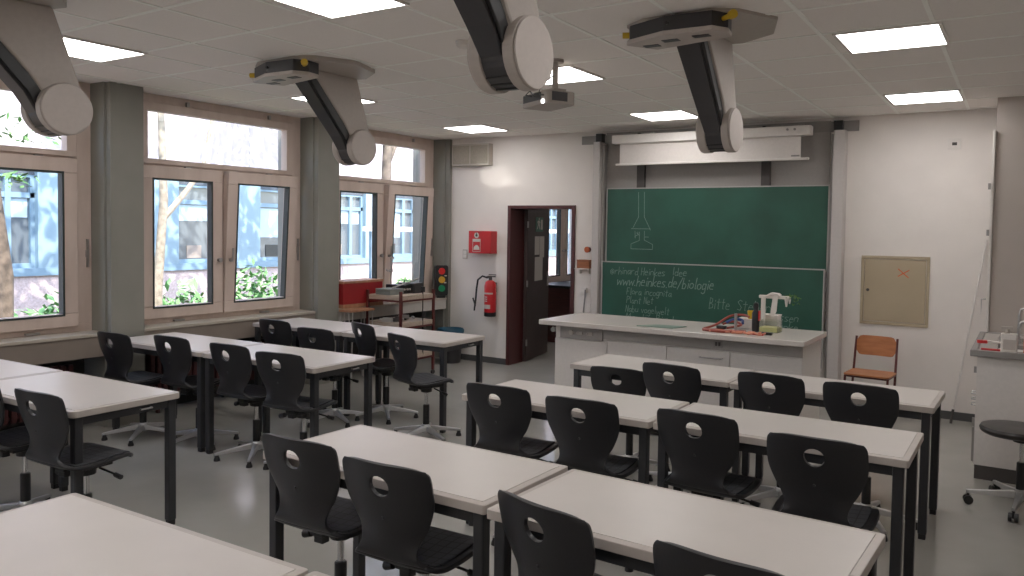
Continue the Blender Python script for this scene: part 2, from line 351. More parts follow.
# ------------------------------------------------------------------ swivelling ceiling supply arms
def make_arm():
    r = thing('ceiling_supply_arm', 'x', 'ceiling arm', (0, 0, 0), 0, 'grey media arms hanging from the ceiling')
    # local: joint axis along X at (0,0,0); arm climbs towards -Y to the ceiling (z = .53)
    H = ZC-2.30
    BX, BY = .06, -.20
    sh_ = lambda P: [(u+BX, v+BY) for u, v in P]
    pl = sh_([(-.38, -.46), (-.24, -.55), (.14, -.57), (.27, -.50), (.40, -.25)])+[(.36, -.16), (.14, -.02), (-.2, -.10), (-.34, -.45)]
    bm = B(); prism(bm, pl, 'xy', H-.022, H+.03); obj('ceiling_plate', bm, M['lgrey'], r, .004)
    core = sh_([(-.36, -.47), (-.34, -.50), (-.10, -.60), (.16, -.59), (.215, -.50), (.2, -.40), (-.25, -.30)])
    bm = B(); prism(bm, core, 'xy', H-.10, H-.02); obj('supply_box', bm, M['anthra'], r, .004)
    bm = B(); prism(bm, [((u-BX)*1.03+BX, v-.008) for u, v in core], 'xy', H-.123, H-.098); ty = obj('socket_tray', bm, M['lgrey2'], r, .005)
    for (u0, u1, v0, v1) in ((-.29, -.20, -.44, -.39), (-.15, -.06, -.51, -.46), (.03, .12, -.53, -.48)):
        bm = B(); box(bm, u0+BX, u1+BX, v0+BY, v1+BY, H-.126, H-.122); obj('socket', bm, M['anthra'], ty)
    bm = B(); tube(bm, [(.20+BX, -.53+BY, H-.055), (.25+BX, -.57+BY, H-.055), (.255+BX, -.575+BY, H-.055), (.275+BX, -.595+BY, H-.055)], .014, 12, True, [.013, .013, .023, .023]); obj('gas_tap', bm, M['yellow'], r)
    bm = B(); cyl(bm, (-.35+BX, -.485+BY, H-.07), (-.385+BX, -.50+BY, H-.07), .017, n=12); obj('gas_tap', bm, M['yellow'], r)
    bm = B(); cyl(bm, (-.08+BX, -.595+BY, H-.06), (-.08+BX, -.612+BY, H-.06), .009, n=10); obj('screw', bm, M['blackp'], r)
    RR = .134
    def loft(secs):                       # secs: (x0, x1, y_front, z_front, y_back, z_back)
        bm = B(); V = []
        for (x0, x1, yf, zf, yb, zb) in secs: V.append([bm.verts.new(q) for q in ((x0, yf, zf), (x1, yf, zf), (x1, yb, zb), (x0, yb, zb))])
        for A, C in zip(V, V[1:]):
            for q in range(4): bm.faces.new((A[q], A[(q+1) % 4], C[(q+1) % 4], C[q]))
        bm.faces.new(V[0][::-1]); bm.faces.new(V[-1]); return bm
    obj('arm_body', loft([(-.085, .088, -.51, H-.02, -.06, H-.02), (-.07, .078, -.17, .16, .085, .12), (-.058, .066, -.06, .02, .10, .0)]), M['lgrey'], r, .012)
    tr = obj('cable_trough', loft([(-.092, .050, -.59, H-.021, -.48, H-.021), (-.068, .045, -.185, .07, -.12, .14), (-.050, .045, -.125, -.03, -.05, .05)]), M['anthra'], r, .004)
    obj('trough_rail', loft([(.049, .074, -.575, H-.021, -.48, H-.021), (.043, .062, -.17, .07, -.11, .13), (.040, .052, -.11, -.02, -.05, .05)]), M['blackp'], tr, .003)
    for s in (-1, 1):
        a, b = sorted((s*.050, s*.097)); bm = B(); prism(bm, disc_pts(RR, 44), 'yz', a, b); dm = obj('joint_drum', bm, M['lgrey'], r, .004)
        a, b = sorted((s*.0975, s*.106)); bm = B(); pts = [(u*.97, v*.97) for u, v in disc_pts(RR, 44) if not (u > .05 and v < -.075)]
        prism(bm, pts, 'yz', a, b); obj('end_cap', bm, M['lgrey2'], dm, .003)
    bm = B(); prism(bm, disc_pts(RR-.008, 36), 'yz', -.049, .049); bd = obj('joint_band', bm, M['anthra'], r, .002)
    bm = B()
    for q in range(3):
        t = R(-100-16*q); cyl(bm, (-.049, (RR-.007)*math.cos(t), (RR-.007)*math.sin(t)), (.049, (RR-.007)*math.cos(t), (RR-.007)*math.sin(t)), .004, n=8)
    obj('rib', bm, M['blackp'], bd)
    return r
arm = make_arm()
AP = [(-4.385, 2.245, 2.272, 'grey ceiling supply arm in front of the window at the rear'), (-4.46, 4.47, 2.292, 'grey ceiling supply arm beside the second window column'),
      (-1.655, 2.45, 2.325, 'grey ceiling supply arm with large round disc beside the projector'), (-1.635, 4.70, 2.305, 'grey ceiling supply arm hanging before the projector screen')]
for k, (x, y, z, lb) in enumerate(AP):
    a = arm if k == 0 else dup(arm); a.location = (x, y, z); a['label'] = lb

# ------------------------------------------------------------------ projector
pr = thing('projector', 'small grey ceiling projector with cables on a pole', 'projector', (-2.765, 4.63, 2.575), R(-28))
bm = B(); prism(bm, rrect(-.27, .075, -.11, .12, .03, 4), 'xy', -.05, .04); obj('housing', bm, M['lgrey'], pr, .008)
bm = B(); box(bm, -.24, .0, -.114, -.108, -.02, .03); obj('connector_panel', bm, M['anthra'], pr)
bm = B(); box(bm, .073, .079, -.07, .05, -.03, .03); obj('vent_grille', bm, M['anthra'], pr)
bm = B(); cyl(bm, (0, 0, .04), (0, 0, ZC-2.575), .020, n=14); cyl(bm, (0, 0, ZC-2.575-.02), (0, 0, ZC-2.575), .055, n=20); box(bm, -.06, .06, -.05, .05, .04, .055); obj('pole', bm, M['lgrey'], pr)
bm = B(); tube(bm, [(-.10, -.122, .01), (-.12, -.16, .02), (-.06, -.15, .05), (.0, -.06, .12), (0, -.022, .2)], .005, 6); tube(bm, [(.06, -.122, 0), (.05, -.16, .0), (.02, -.12, .07), (.01, -.03, .14)], .005, 6); tube(bm, [(-.14, -.1, .04), (-.13, -.13, .06), (-.05, -.13, .0), (.02, -.123, -.01)], .004, 6); obj('cable', bm, M['blackp'], pr)
bm = B(); cyl(bm, (.03, -.109, -.035), (.03, -.118, -.035), .014, n=14); obj('status_lamp', bm, M['lampglow'], pr)
# smoke detector
sm = thing('smoke_detector', 'small round smoke detector on the ceiling', 'smoke detector', (-3.0, 3.92, ZC))
bm = B(); lathe(bm, [(.05, -.012), (.05, 0)], (0, 0, 0), 24); obj('base', bm, M['white'], sm)
bm = B(); lathe(bm, [(.03, -.04), (.042, -.03), (.045, -.012)], (0, 0, 0), 24); obj('sensor', bm, M['white'], sm, 0, True)

# ------------------------------------------------------------------ chalkboard, screen
PY = 8.05
cb = thing('chalkboard', 'green sliding double chalkboard with chalk writing on tall grey columns', 'chalkboard', (0, 0, 0))
for (a, b) in ((-4.262, -4.178), (-1.645, -1.54)):
    bm = B(); box(bm, a, b, 8.0, YF-.001, .20, 2.69); pil = obj('pylon', bm, M['pylon'], cb, .006)
for (a, b) in ((-4.178, -4.142), (-1.675, -1.646)): bm = B(); box(bm, a, b, 8.05, YF-.01, .22, 2.66); obj('guide_rail', bm, M['bracket'], cb, .003)
for (a, b) in ((-4.265, -4.18), (-1.66, -1.575)):
    bm = B(); box(bm, a, b, 8.06, YF-.001, 2.69, 2.79); obj('top_block', bm, M['blackp'], cb, .004)
for q in ((-4.48, -4.10, 8.125, YF-.002, 2.68, 2.775), (-1.95, -1.44, 8.125, YF-.002, 2.69, 2.79)): bm = B(); box(bm, *q); obj('wall_bracket', bm, M['bracket'], cb)
def boardpanel(x0, x1, z0, z1, y):
    bm = B(); box(bm, x0+.008, x1-.008, y, y+.02, z0+.008, z1-.008); p = obj('board_panel', bm, M['board'], cb)
    bm = B()
    for q in ((x0, x1, z0, z0+.012), (x0, x1, z1-.012, z1), (x0, x0+.012, z0+.012, z1-.012), (x1-.012, x1, z0+.012, z1-.012)): box(bm, q[0], q[1], y-.006, y+.022, q[2], q[3])
    obj('edge_strip', bm, M['alu'], p); return p
up = boardpanel(-4.115, -1.68, 1.32, 2.17, 8.07); lo = boardpanel(-4.14, -1.695, .37, 1.345, 8.025)
bm = B(); box(bm, -1.78, -1.72, 7.98, 8.03, .33, .38); obj('chalk_tray', bm, M['alu'], lo)
# chalk: stroke lettering
GL = {'@': '4,3 3,4 2,3 2,2 3,1 4,2 5,1 6,3 5,5 3,6 1,5 0,3 1,0 3,-1 5,0', '.': '0,0 .6,.4', '/': '0,-1 4,10', '?': '0,8 2,10 4,8 2,5 2,3;2,0 2,.6',
 'a': '4,5 1,5 0,2 1,0 3,1 4,4 4,0 5,0', 'b': '0,10 0,0 3,0 4,3 2,5 0,4', 'c': '4,5 1,5 0,2 1,0 4,0', 'd': '4,4 1,5 0,2 1,0 4,1;4,10 4,0', 'e': '0,3 4,3 3,5 1,5 0,3 0,1 1,0 4,0',
 'f': '4,10 2,9 2,0;0,5 4,5', 'g': '4,5 1,5 0,2 1,0 4,1;4,5 4,-3 2,-4 0,-3', 'h': '0,10 0,0;0,3 2,5 4,4 4,0', 'i': '1,5 1,0;1,7 1,8', 'k': '0,10 0,0;4,5 0,2 4,0', 'l': '1,10 1,0 2,0',
 'm': '0,5 0,0;0,4 2,5 3,4 3,0;3,4 5,5 6,4 6,0', 'n': '0,5 0,0;0,4 2,5 4,4 4,0', 'o': '2,5 0,4 0,1 2,0 4,1 4,4 2,5', 'q': '4,5 1,5 0,2 1,0 4,1;4,5 4,-4', 'r': '0,5 0,0;0,3 2,5 4,5',
 's': '4,5 1,5 0,4 4,1 3,0 0,0', 't': '2,9 2,0 3,0;0,6 4,6', 'u': '0,5 0,1 1,0 4,1;4,5 4,0', 'v': '0,5 2,0 4,5', 'w': '0,5 1,0 3,4 5,0 6,5', 'y': '0,5 2,1;4,5 1,-4', 'z': '0,5 4,5 0,0 4,0',
 'B': '0,10 0,0 4,1 4,4 0,5 3,6 3,9 0,10', 'F': '4,10 0,10 0,0;0,5 3,5', 'H': '0,10 0,0;4,10 4,0;0,5 4,5', 'M': '0,0 1,10 3,4 5,10 6,0', 'N': '0,0 0,10 4,0 4,10', 'P': '0,0 0,10 4,9 4,6 0,5',
 'S': '4,9 2,10 0,8 4,3 3,0 0,1', 'W': '0,10 1,0 3,7 5,0 6,10', 'I': '1,10 1,0', 'D': '0,0 0,10 3,9 4,5 3,1 0,0', 'J': '3,10 3,1 1,0 0,2'}
def stroke(bm, pts, y, w):
    for (ax, az), (bx, bz) in zip(pts, pts[1:]):
        d = Vector((bx-ax, bz-az)); L = d.length
        if L < 1e-6: continue
        d /= L; n = Vector((-d.y, d.x))*w; e = d*w*.6
        q = [(ax-e.x+n.x, az-e.y+n.y), (bx+e.x+n.x, bz+e.y+n.y), (bx+e.x-n.x, bz+e.y-n.y), (ax-e.x-n.x, az-e.y-n.y)]
        bm.faces.new([bm.verts.new((u, y, v)) for u, v in q])
def chalk(bm, txt, x, z, h, x1=None, slant=.12, w=.0028, y=8.0245, drift=0):
    adv = {'m': 7.6, 'w': 7.6, 'W': 7.6, 'M': 7.4, '@': 7.5, ' ': 4, '.': 2.4, 'i': 3, 'l': 3.2, 'I': 3}
    tot = sum(adv.get(c, 5.6) for c in txt)*h/10; k = 1 if x1 is None else (x1-x)/tot; cx = x; rnd = random.Random(len(txt)*31)
    for c in txt:
        z0 = z+rnd.uniform(-.006, .006)+drift*(cx-x)
        for s in GL.get(c, '').split(';'):
            if not s: continue
            pts = [tuple(float(v) for v in p.split(',')) for p in s.split()]
            stroke(bm, [(cx+(u*k+v*slant)*h/10, z0+v*h/10) for u, v in pts], y, w)
        cx += adv.get(c, 5.6)*h/10*k
bm = B()
chalk(bm, '@rhinard Heinkes', -4.03, 1.205, .085, -3.36); chalk(bm, 'Idee', -3.28, 1.215, .085, -3.11)
chalk(bm, 'www.heinkes.de/biologie', -3.945, 1.085, .115, -2.81, .2, .0042, drift=-.0)
chalk(bm, 'Flora incognita', -3.82, .985, .075, -3.28); chalk(bm, 'Plant Net', -3.82, .89, .075, -3.49); chalk(bm, 'NABU vogelwelt'.replace('ABU', 'abu'), -3.83, .79, .075, -3.3); chalk(bm, 'Merlin Bird', -3.83, .70, .075, -3.25)
obj('chalk_writing', bm, M['chalk'], lo); bm = B()
chalk(bm, 'Bitte', -2.86, .885, .115, -2.63); chalk(bm, 'Stehen', -2.56, .89, .105, -2.2); chalk(bm, 'lassen', -2.20, .81, .085, -1.93, .25); chalk(bm, 'Danke', -2.18, .715, .08, -1.93, .2)
obj('chalk_writing', bm, M['chalk'], lo)
bm = B(); w = .0028
for pl in ([(-3.72, 2.12), (-3.715, 1.845), (-3.78, 1.725)], [(-3.65, 2.12), (-3.645, 1.845), (-3.575, 1.715), (-3.57, 1.70)], [(-3.80, 1.715), (-3.57, 1.715)], [(-3.755, 1.69), (-3.75, 1.61), (-3.755, 1.63), (-3.715, 1.65), (-3.72, 1.68)],
           [(-3.735, 1.67), (-3.70, 1.64)], [(-3.70, 1.68), (-3.70, 1.585), (-3.80, 1.545), (-3.80, 1.49), (-3.54, 1.49), (-3.54, 1.545), (-3.64, 1.59), (-3.64, 1.69)], [(-3.64, 1.625), (-3.59, 1.625)]): stroke(bm, pl, 8.0695, w)
obj('chalk_drawing', bm, M['chalk'], up)
# wall panel and posts behind the screen
bm = B(); box(bm, -4.16, -1.70, 8.13, YF-.001, 2.0, 2.80); obj('back_panel', bm, M['greyp'], cb)
for (a, b) in ((-3.755, -3.665), (-2.365, -2.275)): bm = B(); box(bm, a, b, 8.09, 8.129, 2.0, 2.78); obj('post', bm, M['dgrey'], cb)
ps = thing('projection_screen', 'white roll-down projection screen, almost rolled up, above the chalkboard', 'screen', (0, 0, 0))
bm = B(); box(bm, -3.96, -1.83, 7.86, 7.97, 2.64, 2.735); obj('casing', bm, M['white'], ps, .01)
bm = B(); box(bm, -3.88, -1.93, 7.905, 7.910, 2.425, 2.65); obj('fabric', bm, M['screenw'], ps)
bm = B(); box(bm, -3.925, -1.85, 7.89, 7.925, 2.405, 2.427); obj('bottom_bar', bm, M['white'], ps, .004)
for x in (-3.60, -2.25): bm = B(); box(bm, x, x+.04, 7.95, 8.125, 2.66, 2.745); box(bm, x-.02, x+.13, 7.88, 7.955, 2.735, 2.75); obj('mounting_bracket', bm, M['bracket'], ps)
bm = B(); cyl(bm, (-2.05, 7.858, 2.70), (-2.05, 7.85, 2.70), .012, n=12); cyl(bm, (-1.98, 7.858, 2.70), (-1.98, 7.85, 2.70), .012, n=12); box(bm, -2.02, -1.94, 7.902, 7.905, 2.44, 2.455); obj('mark', bm, M['bracket'], ps)

# ------------------------------------------------------------------ teacher's bench
bn = thing('demonstration_bench', 'long white laboratory teaching bench before the chalkboard', 'bench', (0, 0, 0))
bm = B(); box(bm, -3.655, -1.375, 5.90, 6.66, .858, .90); obj('worktop', bm, M['worktop'], bn, .006)
bm = B(); box(bm, -3.545, -1.41, 6.02, 6.62, .06, .858); obj('carcass', bm, M['offwhite'], bn)
bm = B(); box(bm, -3.07, -1.41, 6.0, 6.02, .765, .855); obj('fascia', bm, M['greyp'], bn, .002)
sp = bxo('socket_panel', -3.49, -3.075, 5.995, 6.02, .745, .855, M['greyp'], bn, .003)
bm = B(); cyl(bm, (-3.37, 5.994, .80), (-3.37, 5.975, .80), .022, n=16)
for x in (-3.29, -3.19): box(bm, x-.025, x+.025, 5.985, 5.995, .785, .812); box(bm, x-.035, x-.02, 5.98, 5.995, .79, .806)
obj('switch', bm, M['lgrey'], sp)
seams = [-3.545, -3.03, -2.49, -1.96, -1.41]
for k, (a, b) in enumerate(zip(seams, seams[1:])):
    dpn = bxo('cupboard_door', a+.004, b-.004, 6.0, 6.02, .10, .755 if k else .738, M['offwhite'], bn, .002)
    if k == 2: bm = B(); tube(bm, [(-2.20, 6.0, .70), (-2.20, 5.975, .70), (-2.02, 5.975, .70), (-2.02, 6.0, .70)], .006, 8); obj('handle', bm, M['steel'], dpn)
so = bxo('socket', -2.09, -2.02, 5.985, 6.0, .785, .845, M['bracket'], bn, .003)
bxo('switch', -2.075, -2.058, 5.98, 5.986, .80, .83, M['dgrey'], so); bxo('switch', -2.05, -2.033, 5.98, 5.986, .80, .83, M['dgrey'], so)
bxo('plinth', -3.51, -1.45, 6.06, 6.58, 0, .06, M['dgrey'], bn)
bm = B(); tube(bm, [(-3.545, 6.1, .80), (-3.60, 6.08, .80), (-3.62, 6.08, .815)], .012, 8); cyl(bm, (-3.60, 6.05, .80), (-3.60, 6.11, .80), .02, n=10); obj('gas_tap', bm, M['steel'], bn)

# things lying on the bench (world coordinates, top at .90)
ZT = .9005
bm = B(); prism(bm, [(-2.76, 6.0), (-2.45, 6.02), (-2.40, 6.20), (-2.66, 6.17)], 'xy', ZT, ZT+.006); tag(obj('writing_mat', bm, M['greenmat']), 'flat dull green sheet lying on the bench', 'sheet')
def coil(name, label, m, pts, r):
    bm = B(); P = []
    for i in range(len(pts)-1):
        p0, p1, p2, p3 = [Vector(pts[max(0, min(len(pts)-1, i+k))]) for k in (-1, 0, 1, 2)]
        for s in range(6):
            t = s/6; P.append(.5*((2*p1)+(p2-p0)*t+(2*p0-5*p1+4*p2-p3)*t*t+(3*p1-p0-3*p2+p3)*t**3))
    P.append(Vector(pts[-1])); tube(bm, P, r, 8); return tag(obj(name, bm, M[m], smooth=True), label, 'cable' if 'cable' in name or 'lead' in name else 'hose')
coil('rubber_hose', 'red rubber hose looped in an arch at the near edge of the pile', 'cable', [(-2.210, 6.10, ZT+.014), (-2.151, 6.22, ZT+.04), (-2.083, 6.36, ZT+.10), (-1.998, 6.42, ZT+.11), (-1.938, 6.40, ZT+.10)], .010)
coil('rubber_hose', 'red rubber hose lying flat, lower loop in the pile', 'cable', [(-2.218, 6.08, ZT+.012), (-2.117, 6.10, ZT+.012), (-2.014, 6.20, ZT+.03), (-1.964, 6.28, ZT+.045), (-2.049, 6.34, ZT+.06), (-2.117, 6.28, ZT+.04)], .009)
coil('rubber_hose', 'red rubber hose stretched along the bench front edge', 'cable', [(-2.201, 6.05, ZT+.011), (-2.066, 6.02, ZT+.011), (-1.964, 6.06, ZT+.011), (-1.878, 6.12, ZT+.011)], .011)
coil('test_lead', 'blue cable in the pile on the bench', 'bluec', [(-2.099, 6.3, ZT+.05), (-2.049, 6.36, ZT+.075), (-1.998, 6.4, ZT+.07), (-1.972, 6.34, ZT+.05)], .012)
for q in range(4):
    coil('test_lead', ['salmon cable bundle nearest the bench edge', 'salmon cable looping under the white box', 'salmon cable beside the black plug', 'salmon cable end by the red pen'][q], 'pinkc', [(-2.14+.09*q, 6.02+.03*(q % 2), ZT+.008), (-2.06+.09*q, 6.06, ZT+.014), (-2.0+.085*q, 6.03, ZT+.008), (-1.96+.08*q, 6.10, ZT+.012), (-2.02+.08*q, 6.14, ZT+.008)], .008)
bm = B(); prism(bm, rrect(-2.10, -2.02, 6.06, 6.10, .012, 3), 'xy', ZT+.026, ZT+.05); tag(obj('black_plug', bm, M['blackp'], bevel=.004), 'black plug lying on the salmon cables', 'plug')
bx_ = thing('storage_box', 'low white plastic box behind the cables', 'box', (-1.945, 6.48, ZT)); bm = B(); box(bm, -.10, .10, -.07, .07, 0, .068); obj('box_body', bm, M['white'], bx_, .006); bxo('lid', -.105, .105, -.075, .075, .068, .08, M['white'], bx_, .004)
bx_ = thing('storage_box', 'white plastic box directly beneath the white hose stand', 'box', (-1.80, 6.52, ZT)); bm = B(); box(bm, -.075, .075, -.06, .06, 0, .11); obj('box_body', bm, M['offwhite'], bx_, .006); bxo('lid', -.08, .08, -.065, .065, .11, .122, M['offwhite'], bx_, .004)
bm = B(); lathe(bm, [(.034, 0), (.04, .065), (.037, .065), (.033, .01)], (-1.93, 6.46, ZT+.081), 20); tag(obj('yellow_cup', bm, M['yellow'], smooth=True), 'small yellow cup standing on the low white box', 'cup')
bt = thing('spray_bottle', 'tall narrow black bottle with a red side strip', 'bottle', (-1.845, 6.27, ZT))
bm = B(); lathe(bm, [(.026, 0), (.03, .02), (.03, .15), (.018, .17), (.018, .19)], (0, 0, 0), 20); obj('bottle_body', bm, M['blackp'], bt, 0, True)
bm = B(); lathe(bm, [(.02, .19), (.02, .225), (.01, .235)], (0, 0, 0), 16); obj('cap', bm, M['blackp'], bt, 0, True)
bm = B(); box(bm, .026, .034, -.018, .018, .09, .17); obj('red_strip', bm, M['red'], bt)
bm = B(); cyl(bm, (-1.985, 6.2, ZT), (-1.985, 6.2, ZT+.14), .012, n=12); cyl(bm, (-1.985, 6.2, ZT), (-1.985, 6.2, ZT+.01), .03, n=16); tag(obj('pin_stand', bm, M['steel']), 'small upright metal pin stand beside the black bottle', 'stand')
bs = thing('clear_basin', 'small clear plastic basin holding yellow green liquid', 'basin', (-1.745, 6.34, ZT)); bs.scale = (.75, .8, .85)
bm = B(); box(bm, -.10, .10, -.09, .09, 0, .004)
for q in ((-.1, .1, -.09, -.086), (-.1, .1, .086, .09), (-.1, -.096, -.086, .086), (.096, .1, -.086, .086)): box(bm, *q, .004, .11)
obj('tub', bm, M['basin'], bs); bxo('liquid', -.094, .094, -.084, .084, .005, .045, M['yliquid'], bs)
bm = B(); tube(bm, [(-1.85, 6.07, ZT+.008), (-1.72, 6.05, ZT+.008)], .008, 8); tag(obj('red_pen', bm, M['red']), 'red pen lying at the bench front edge', 'pen')
bm = B(); prism(bm, rrect(-1.75, -1.67, 6.10, 6.14, .01, 3), 'xy', ZT, ZT+.02); tag(obj('black_clip', bm, M['blackp']), 'small black clip beside the red pen', 'clip')
st = thing('hose_stand', 'white plastic stand with a long arm over the bench end', 'stand', (-1.83, 6.42, ZT))
bm = B(); box(bm, -.016, .016, -.016, .016, 0, .27); box(bm, -.05, .05, -.04, .04, 0, .012); obj('upright', bm, M['white'], st, .005)
bm = B(); box(bm, -.035, .215, -.016, .016, .26, .285); obj('arm', bm, M['white'], st, .006)
bm = B(); tube(bm, [(.185, 0, .262), (.185, 0, .20)], .014, 10, rr=[.016, .006]); tube(bm, [(.21, 0, .262), (.21, 0, .225)], .01, 8, rr=[.01, .005]); obj('nozzle', bm, M['white'], st)
bm = B(); prism(bm, [(-1.80, .287+ZT), (-1.765, .308+ZT), (-1.71, .304+ZT), (-1.69, .287+ZT)], 'xz', 6.38, 6.46)
prism(bm, [(-1.745, ZT+.288), (-1.705, ZT+.288), (-1.715, ZT+.16), (-1.74, ZT+.11), (-1.765, ZT+.12)], 'xz', 6.385, 6.398)
tag(obj('cloth', bm, M['white'], bevel=.003), 'white cloth draped over the arm of the hose stand', 'cloth')
bm = B(); rnd = random.Random(3)
for k in range(26):
    c = Vector((-1.64+rnd.uniform(0, .10), 6.42+rnd.uniform(-.04, .04), ZT+.27+rnd.uniform(-.05, .03))); d1 = Vector((rnd.uniform(-1, 1), rnd.uniform(-1, 1), rnd.uniform(-1, 1))).normalized()*.014; d2 = d1.orthogonal().normalized()*.006
    bm.faces.new([bm.verts.new(c+q) for q in (d1, d2, -d1, -d2)])
tube(bm, [(-1.66, 6.42, ZT+.289), (-1.59, 6.42, ZT+.29), (-1.53, 6.42, ZT+.27)], .004, 6)
tag(obj('water_weed', bm, M['greenp']), 'green plant sprig lying on the end of the white arm', 'plant')

# ------------------------------------------------------------------ student tables
def make_table(W, D, rc, nm):
    r = thing('student_table', 'x', 'table', (0, 0, 0), 0, 'white classroom tables in rows')
    h = .75; e = .027
    bm = B(); prism(bm, rrect(e, W-e, e, D-e, max(rc-e, .004), 6), 'xy', h-.028, h+.0005); obj('tabletop', bm, M['top'], r)
    o_ = rrect(0, W, 0, D, rc, 6); i_ = rrect(e, W-e, e, D-e, max(rc-e, .004), 6); bm = B(); n = len(o_)
    v = [[bm.verts.new((p[0], p[1], z)) for p in P] for P, z in ((i_, h), (o_, h-.003), (o_, h-.036), (i_, h-.036))]
    for A, C in zip(v, v[1:]+v[:1]):
        for k in range(n): bm.faces.new((A[k], A[(k+1) % n], C[(k+1) % n], C[k]))
    obj('edge_band', bm, M['edge'], r, .003)
    for (x, y) in ((.02, .02), (W-.065, .02), (.02, D-.065), (W-.065, D-.065)):
        bm = B(); box(bm, x, x+.045, y, y+.045, .03, h-.036); lg = obj('leg', bm, M['tleg'], r, .006)
        bm = B(); box(bm, x+.004, x+.041, y+.004, y+.041, 0, .032); obj('foot', bm, M['blackp'], lg, .003)
    bm = B()
    for y in (.025, D-.05): box(bm, .065, W-.065, y, y+.025, h-.082, h-.036)
    for x in (.03, W-.06): box(bm, x, x+.03, .065, D-.065, h-.082, h-.036)
    obj('apron_frame', bm, M['tleg'], r)
    bm = B(); tube(bm, [(W-.028, D*.62, h-.06), (W-.015, D*.62, h-.06), (W-.015, D*.72, h-.06), (W-.028, D*.72, h-.06)], .005, 6); obj('bag_hook', bm, M['steel'], r)
    return r
tc_ = make_table(1.155, .560, .012, 'c'); tl_ = make_table(1.155, .60, .03, 'l')
TB = [('c', -2.735, 4.838, -.8, 'white table of the front row, end nearest the doorway'), ('c', -1.568, 4.805, -1.2, 'white table of the front row, end nearest the sink unit'),
      ('c', -2.722, 3.572, .3, 'white table of the middle centre row, aisle end'), ('c', -1.552, 3.585, .0, 'white table of the middle centre row, sink side end'),
      ('c', -2.700, 2.185, -1.0, 'white table of the near centre row, aisle end'), ('c', -1.526, 2.145, -2.0, 'white table of the near centre row, sink side end'),
      ('c', -2.800, .925, .6, 'nearest white table, cut by the bottom left of the photo'), ('c', -1.635, .94, .0, 'nearest white table whose corner just shows at the bottom edge'),
      ]
for (fx, fy, an, l1, l2) in ((-4.052, 5.672, 1.2, 'white table of the front window-side row, end nearest the doorway', 'white table of the front window-side row, window end'), (-4.004, 4.249, 1.2, 'white table of the middle window-side row, aisle end', 'white table of the middle window-side row, window end'),
                             (-4.018, 2.71, 1.2, 'white table of the rear window-side row, aisle end', 'white table of the rear window-side row, cut by the photo edge')):
    ca, sa = math.cos(R(an)), math.sin(R(an))
    for k_, lb_ in enumerate((l1, l2)):
        u = -1.155-k_*1.165; TB.append(('l', fx+u*ca+.60*sa, fy+u*sa-.60*ca, an, lb_))
used = set()
for (k, x, y, a, lb) in TB:
    p = tc_ if k == 'c' else tl_
    t = p if k not in used else dup(p); used.add(k)
    t.location = (x, y, 0); t.rotation_euler = (0, 0, R(a)); t['label'] = lb

# ------------------------------------------------------------------ swivel chairs
PROF = [(-.285, .860), (-.280, .835), (-.268, .78), (-.252, .71), (-.238, .64), (-.230, .58), (-.225, .535), (-.214, .500), (-.188, .474), (-.14, .460), (-.07, .460), (.0, .466), (.06, .470), (.110, .469), (.145, .464), (.170, .452)]
HW = [.182, .197, .201, .196, .168, .136, .127, .152, .184, .202, .210, .213, .209, .199, .182, .152]
def cat(arr, t):
    n = len(arr)-1; i = min(int(t), n-1); f = t-i
    g = lambda k: arr[max(0, min(n, k))]
    def c(p0, p1, p2, p3): return .5*((2*p1)+(p2-p0)*f+(2*p0-5*p1+4*p2-p3)*f*f+(3*p1-p0-3*p2+p3)*f**3)
    if isinstance(arr[0], tuple): return tuple(c(*[g(i+k)[j] for k in (-1, 0, 1, 2)]) for j in range(len(arr[0])))
    return c(*[g(i+k) for k in (-1, 0, 1, 2)])
def shell_pt(t, s, off=0.):
    """t along the profile 0..15, s across -1..1"""
    y, z = cat(PROF, t); w = cat(HW, t)
    x = s*w
    if t < 6.5:   # back: edges wrap forward, top corners rounded
        k = min(1, (6.5-t)/2); y += .042*k*(abs(s)**2.2); z -= .016*(abs(s)**4)*max(0, 1-t*.6)
        nrm = (0, -1, 0)
    else:
        k = min(1, (t-6.5)/3); z += .014*k*(abs(s)**2.5)*(1 if t < 13 else max(0, (15-t)/2)); y -= .02*(s*s)*max(0, (t-12)/3)
        nrm = (0, 0, 1)
    return Vector((x, y+nrm[1]*0, z+off*nrm[2]))
def shell_mesh(t0, t1, nt, ns, hole=None, s_lim=1., off=0.):
    bm = B(); V = {}
    for i in range(nt+1):
        for j in range(ns+1): V[i, j] = (t0+(t1-t0)*i/nt, (-1+2*j/ns)*s_lim)
    dead = set(); snap = {}
    if hole:
        ht, rx, rz = hole
        yz = cat(PROF, ht)
        def rel(p):
            q = shell_pt(*p); return q.x/rx, (q.z-yz[1])/rz
        for i in range(nt):
            for j in range(ns):
                c = [V[i, j], V[i+1, j], V[i, j+1], V[i+1, j+1]]
                cx = sum(rel(p)[0] for p in c)/4; cz = sum(rel(p)[1] for p in c)/4
                if cx*cx+cz*cz < 1: dead.add((i, j))
        for (i, j) in V:
            n4 = [(i-1, j-1), (i-1, j), (i, j-1), (i, j)]
            k = sum(q in dead for q in n4)
            if 0 < k < 4:
                u, v = rel(V[i, j]); l = math.hypot(u, v); snap[i, j] = (u/l*rx, v/l*rz)
    vs = {}
    for k, (t, s) in V.items():
        p = shell_pt(t, s, off)
        if k in snap: p.x = snap[k][0]; dz = yz[1]+snap[k][1]-p.z; p.z += dz; p.y += dz*-.26
        vs[k] = bm.verts.new(p)
    for i in range(nt):
        for j in range(ns):
            if (i, j) not in dead: bm.faces.new((vs[i, j], vs[i+1, j], vs[i+1, j+1], vs[i, j+1]))
    bmesh.ops.delete(bm, geom=[v for v in bm.verts if not v.link_faces], context='VERTS')
    return bm
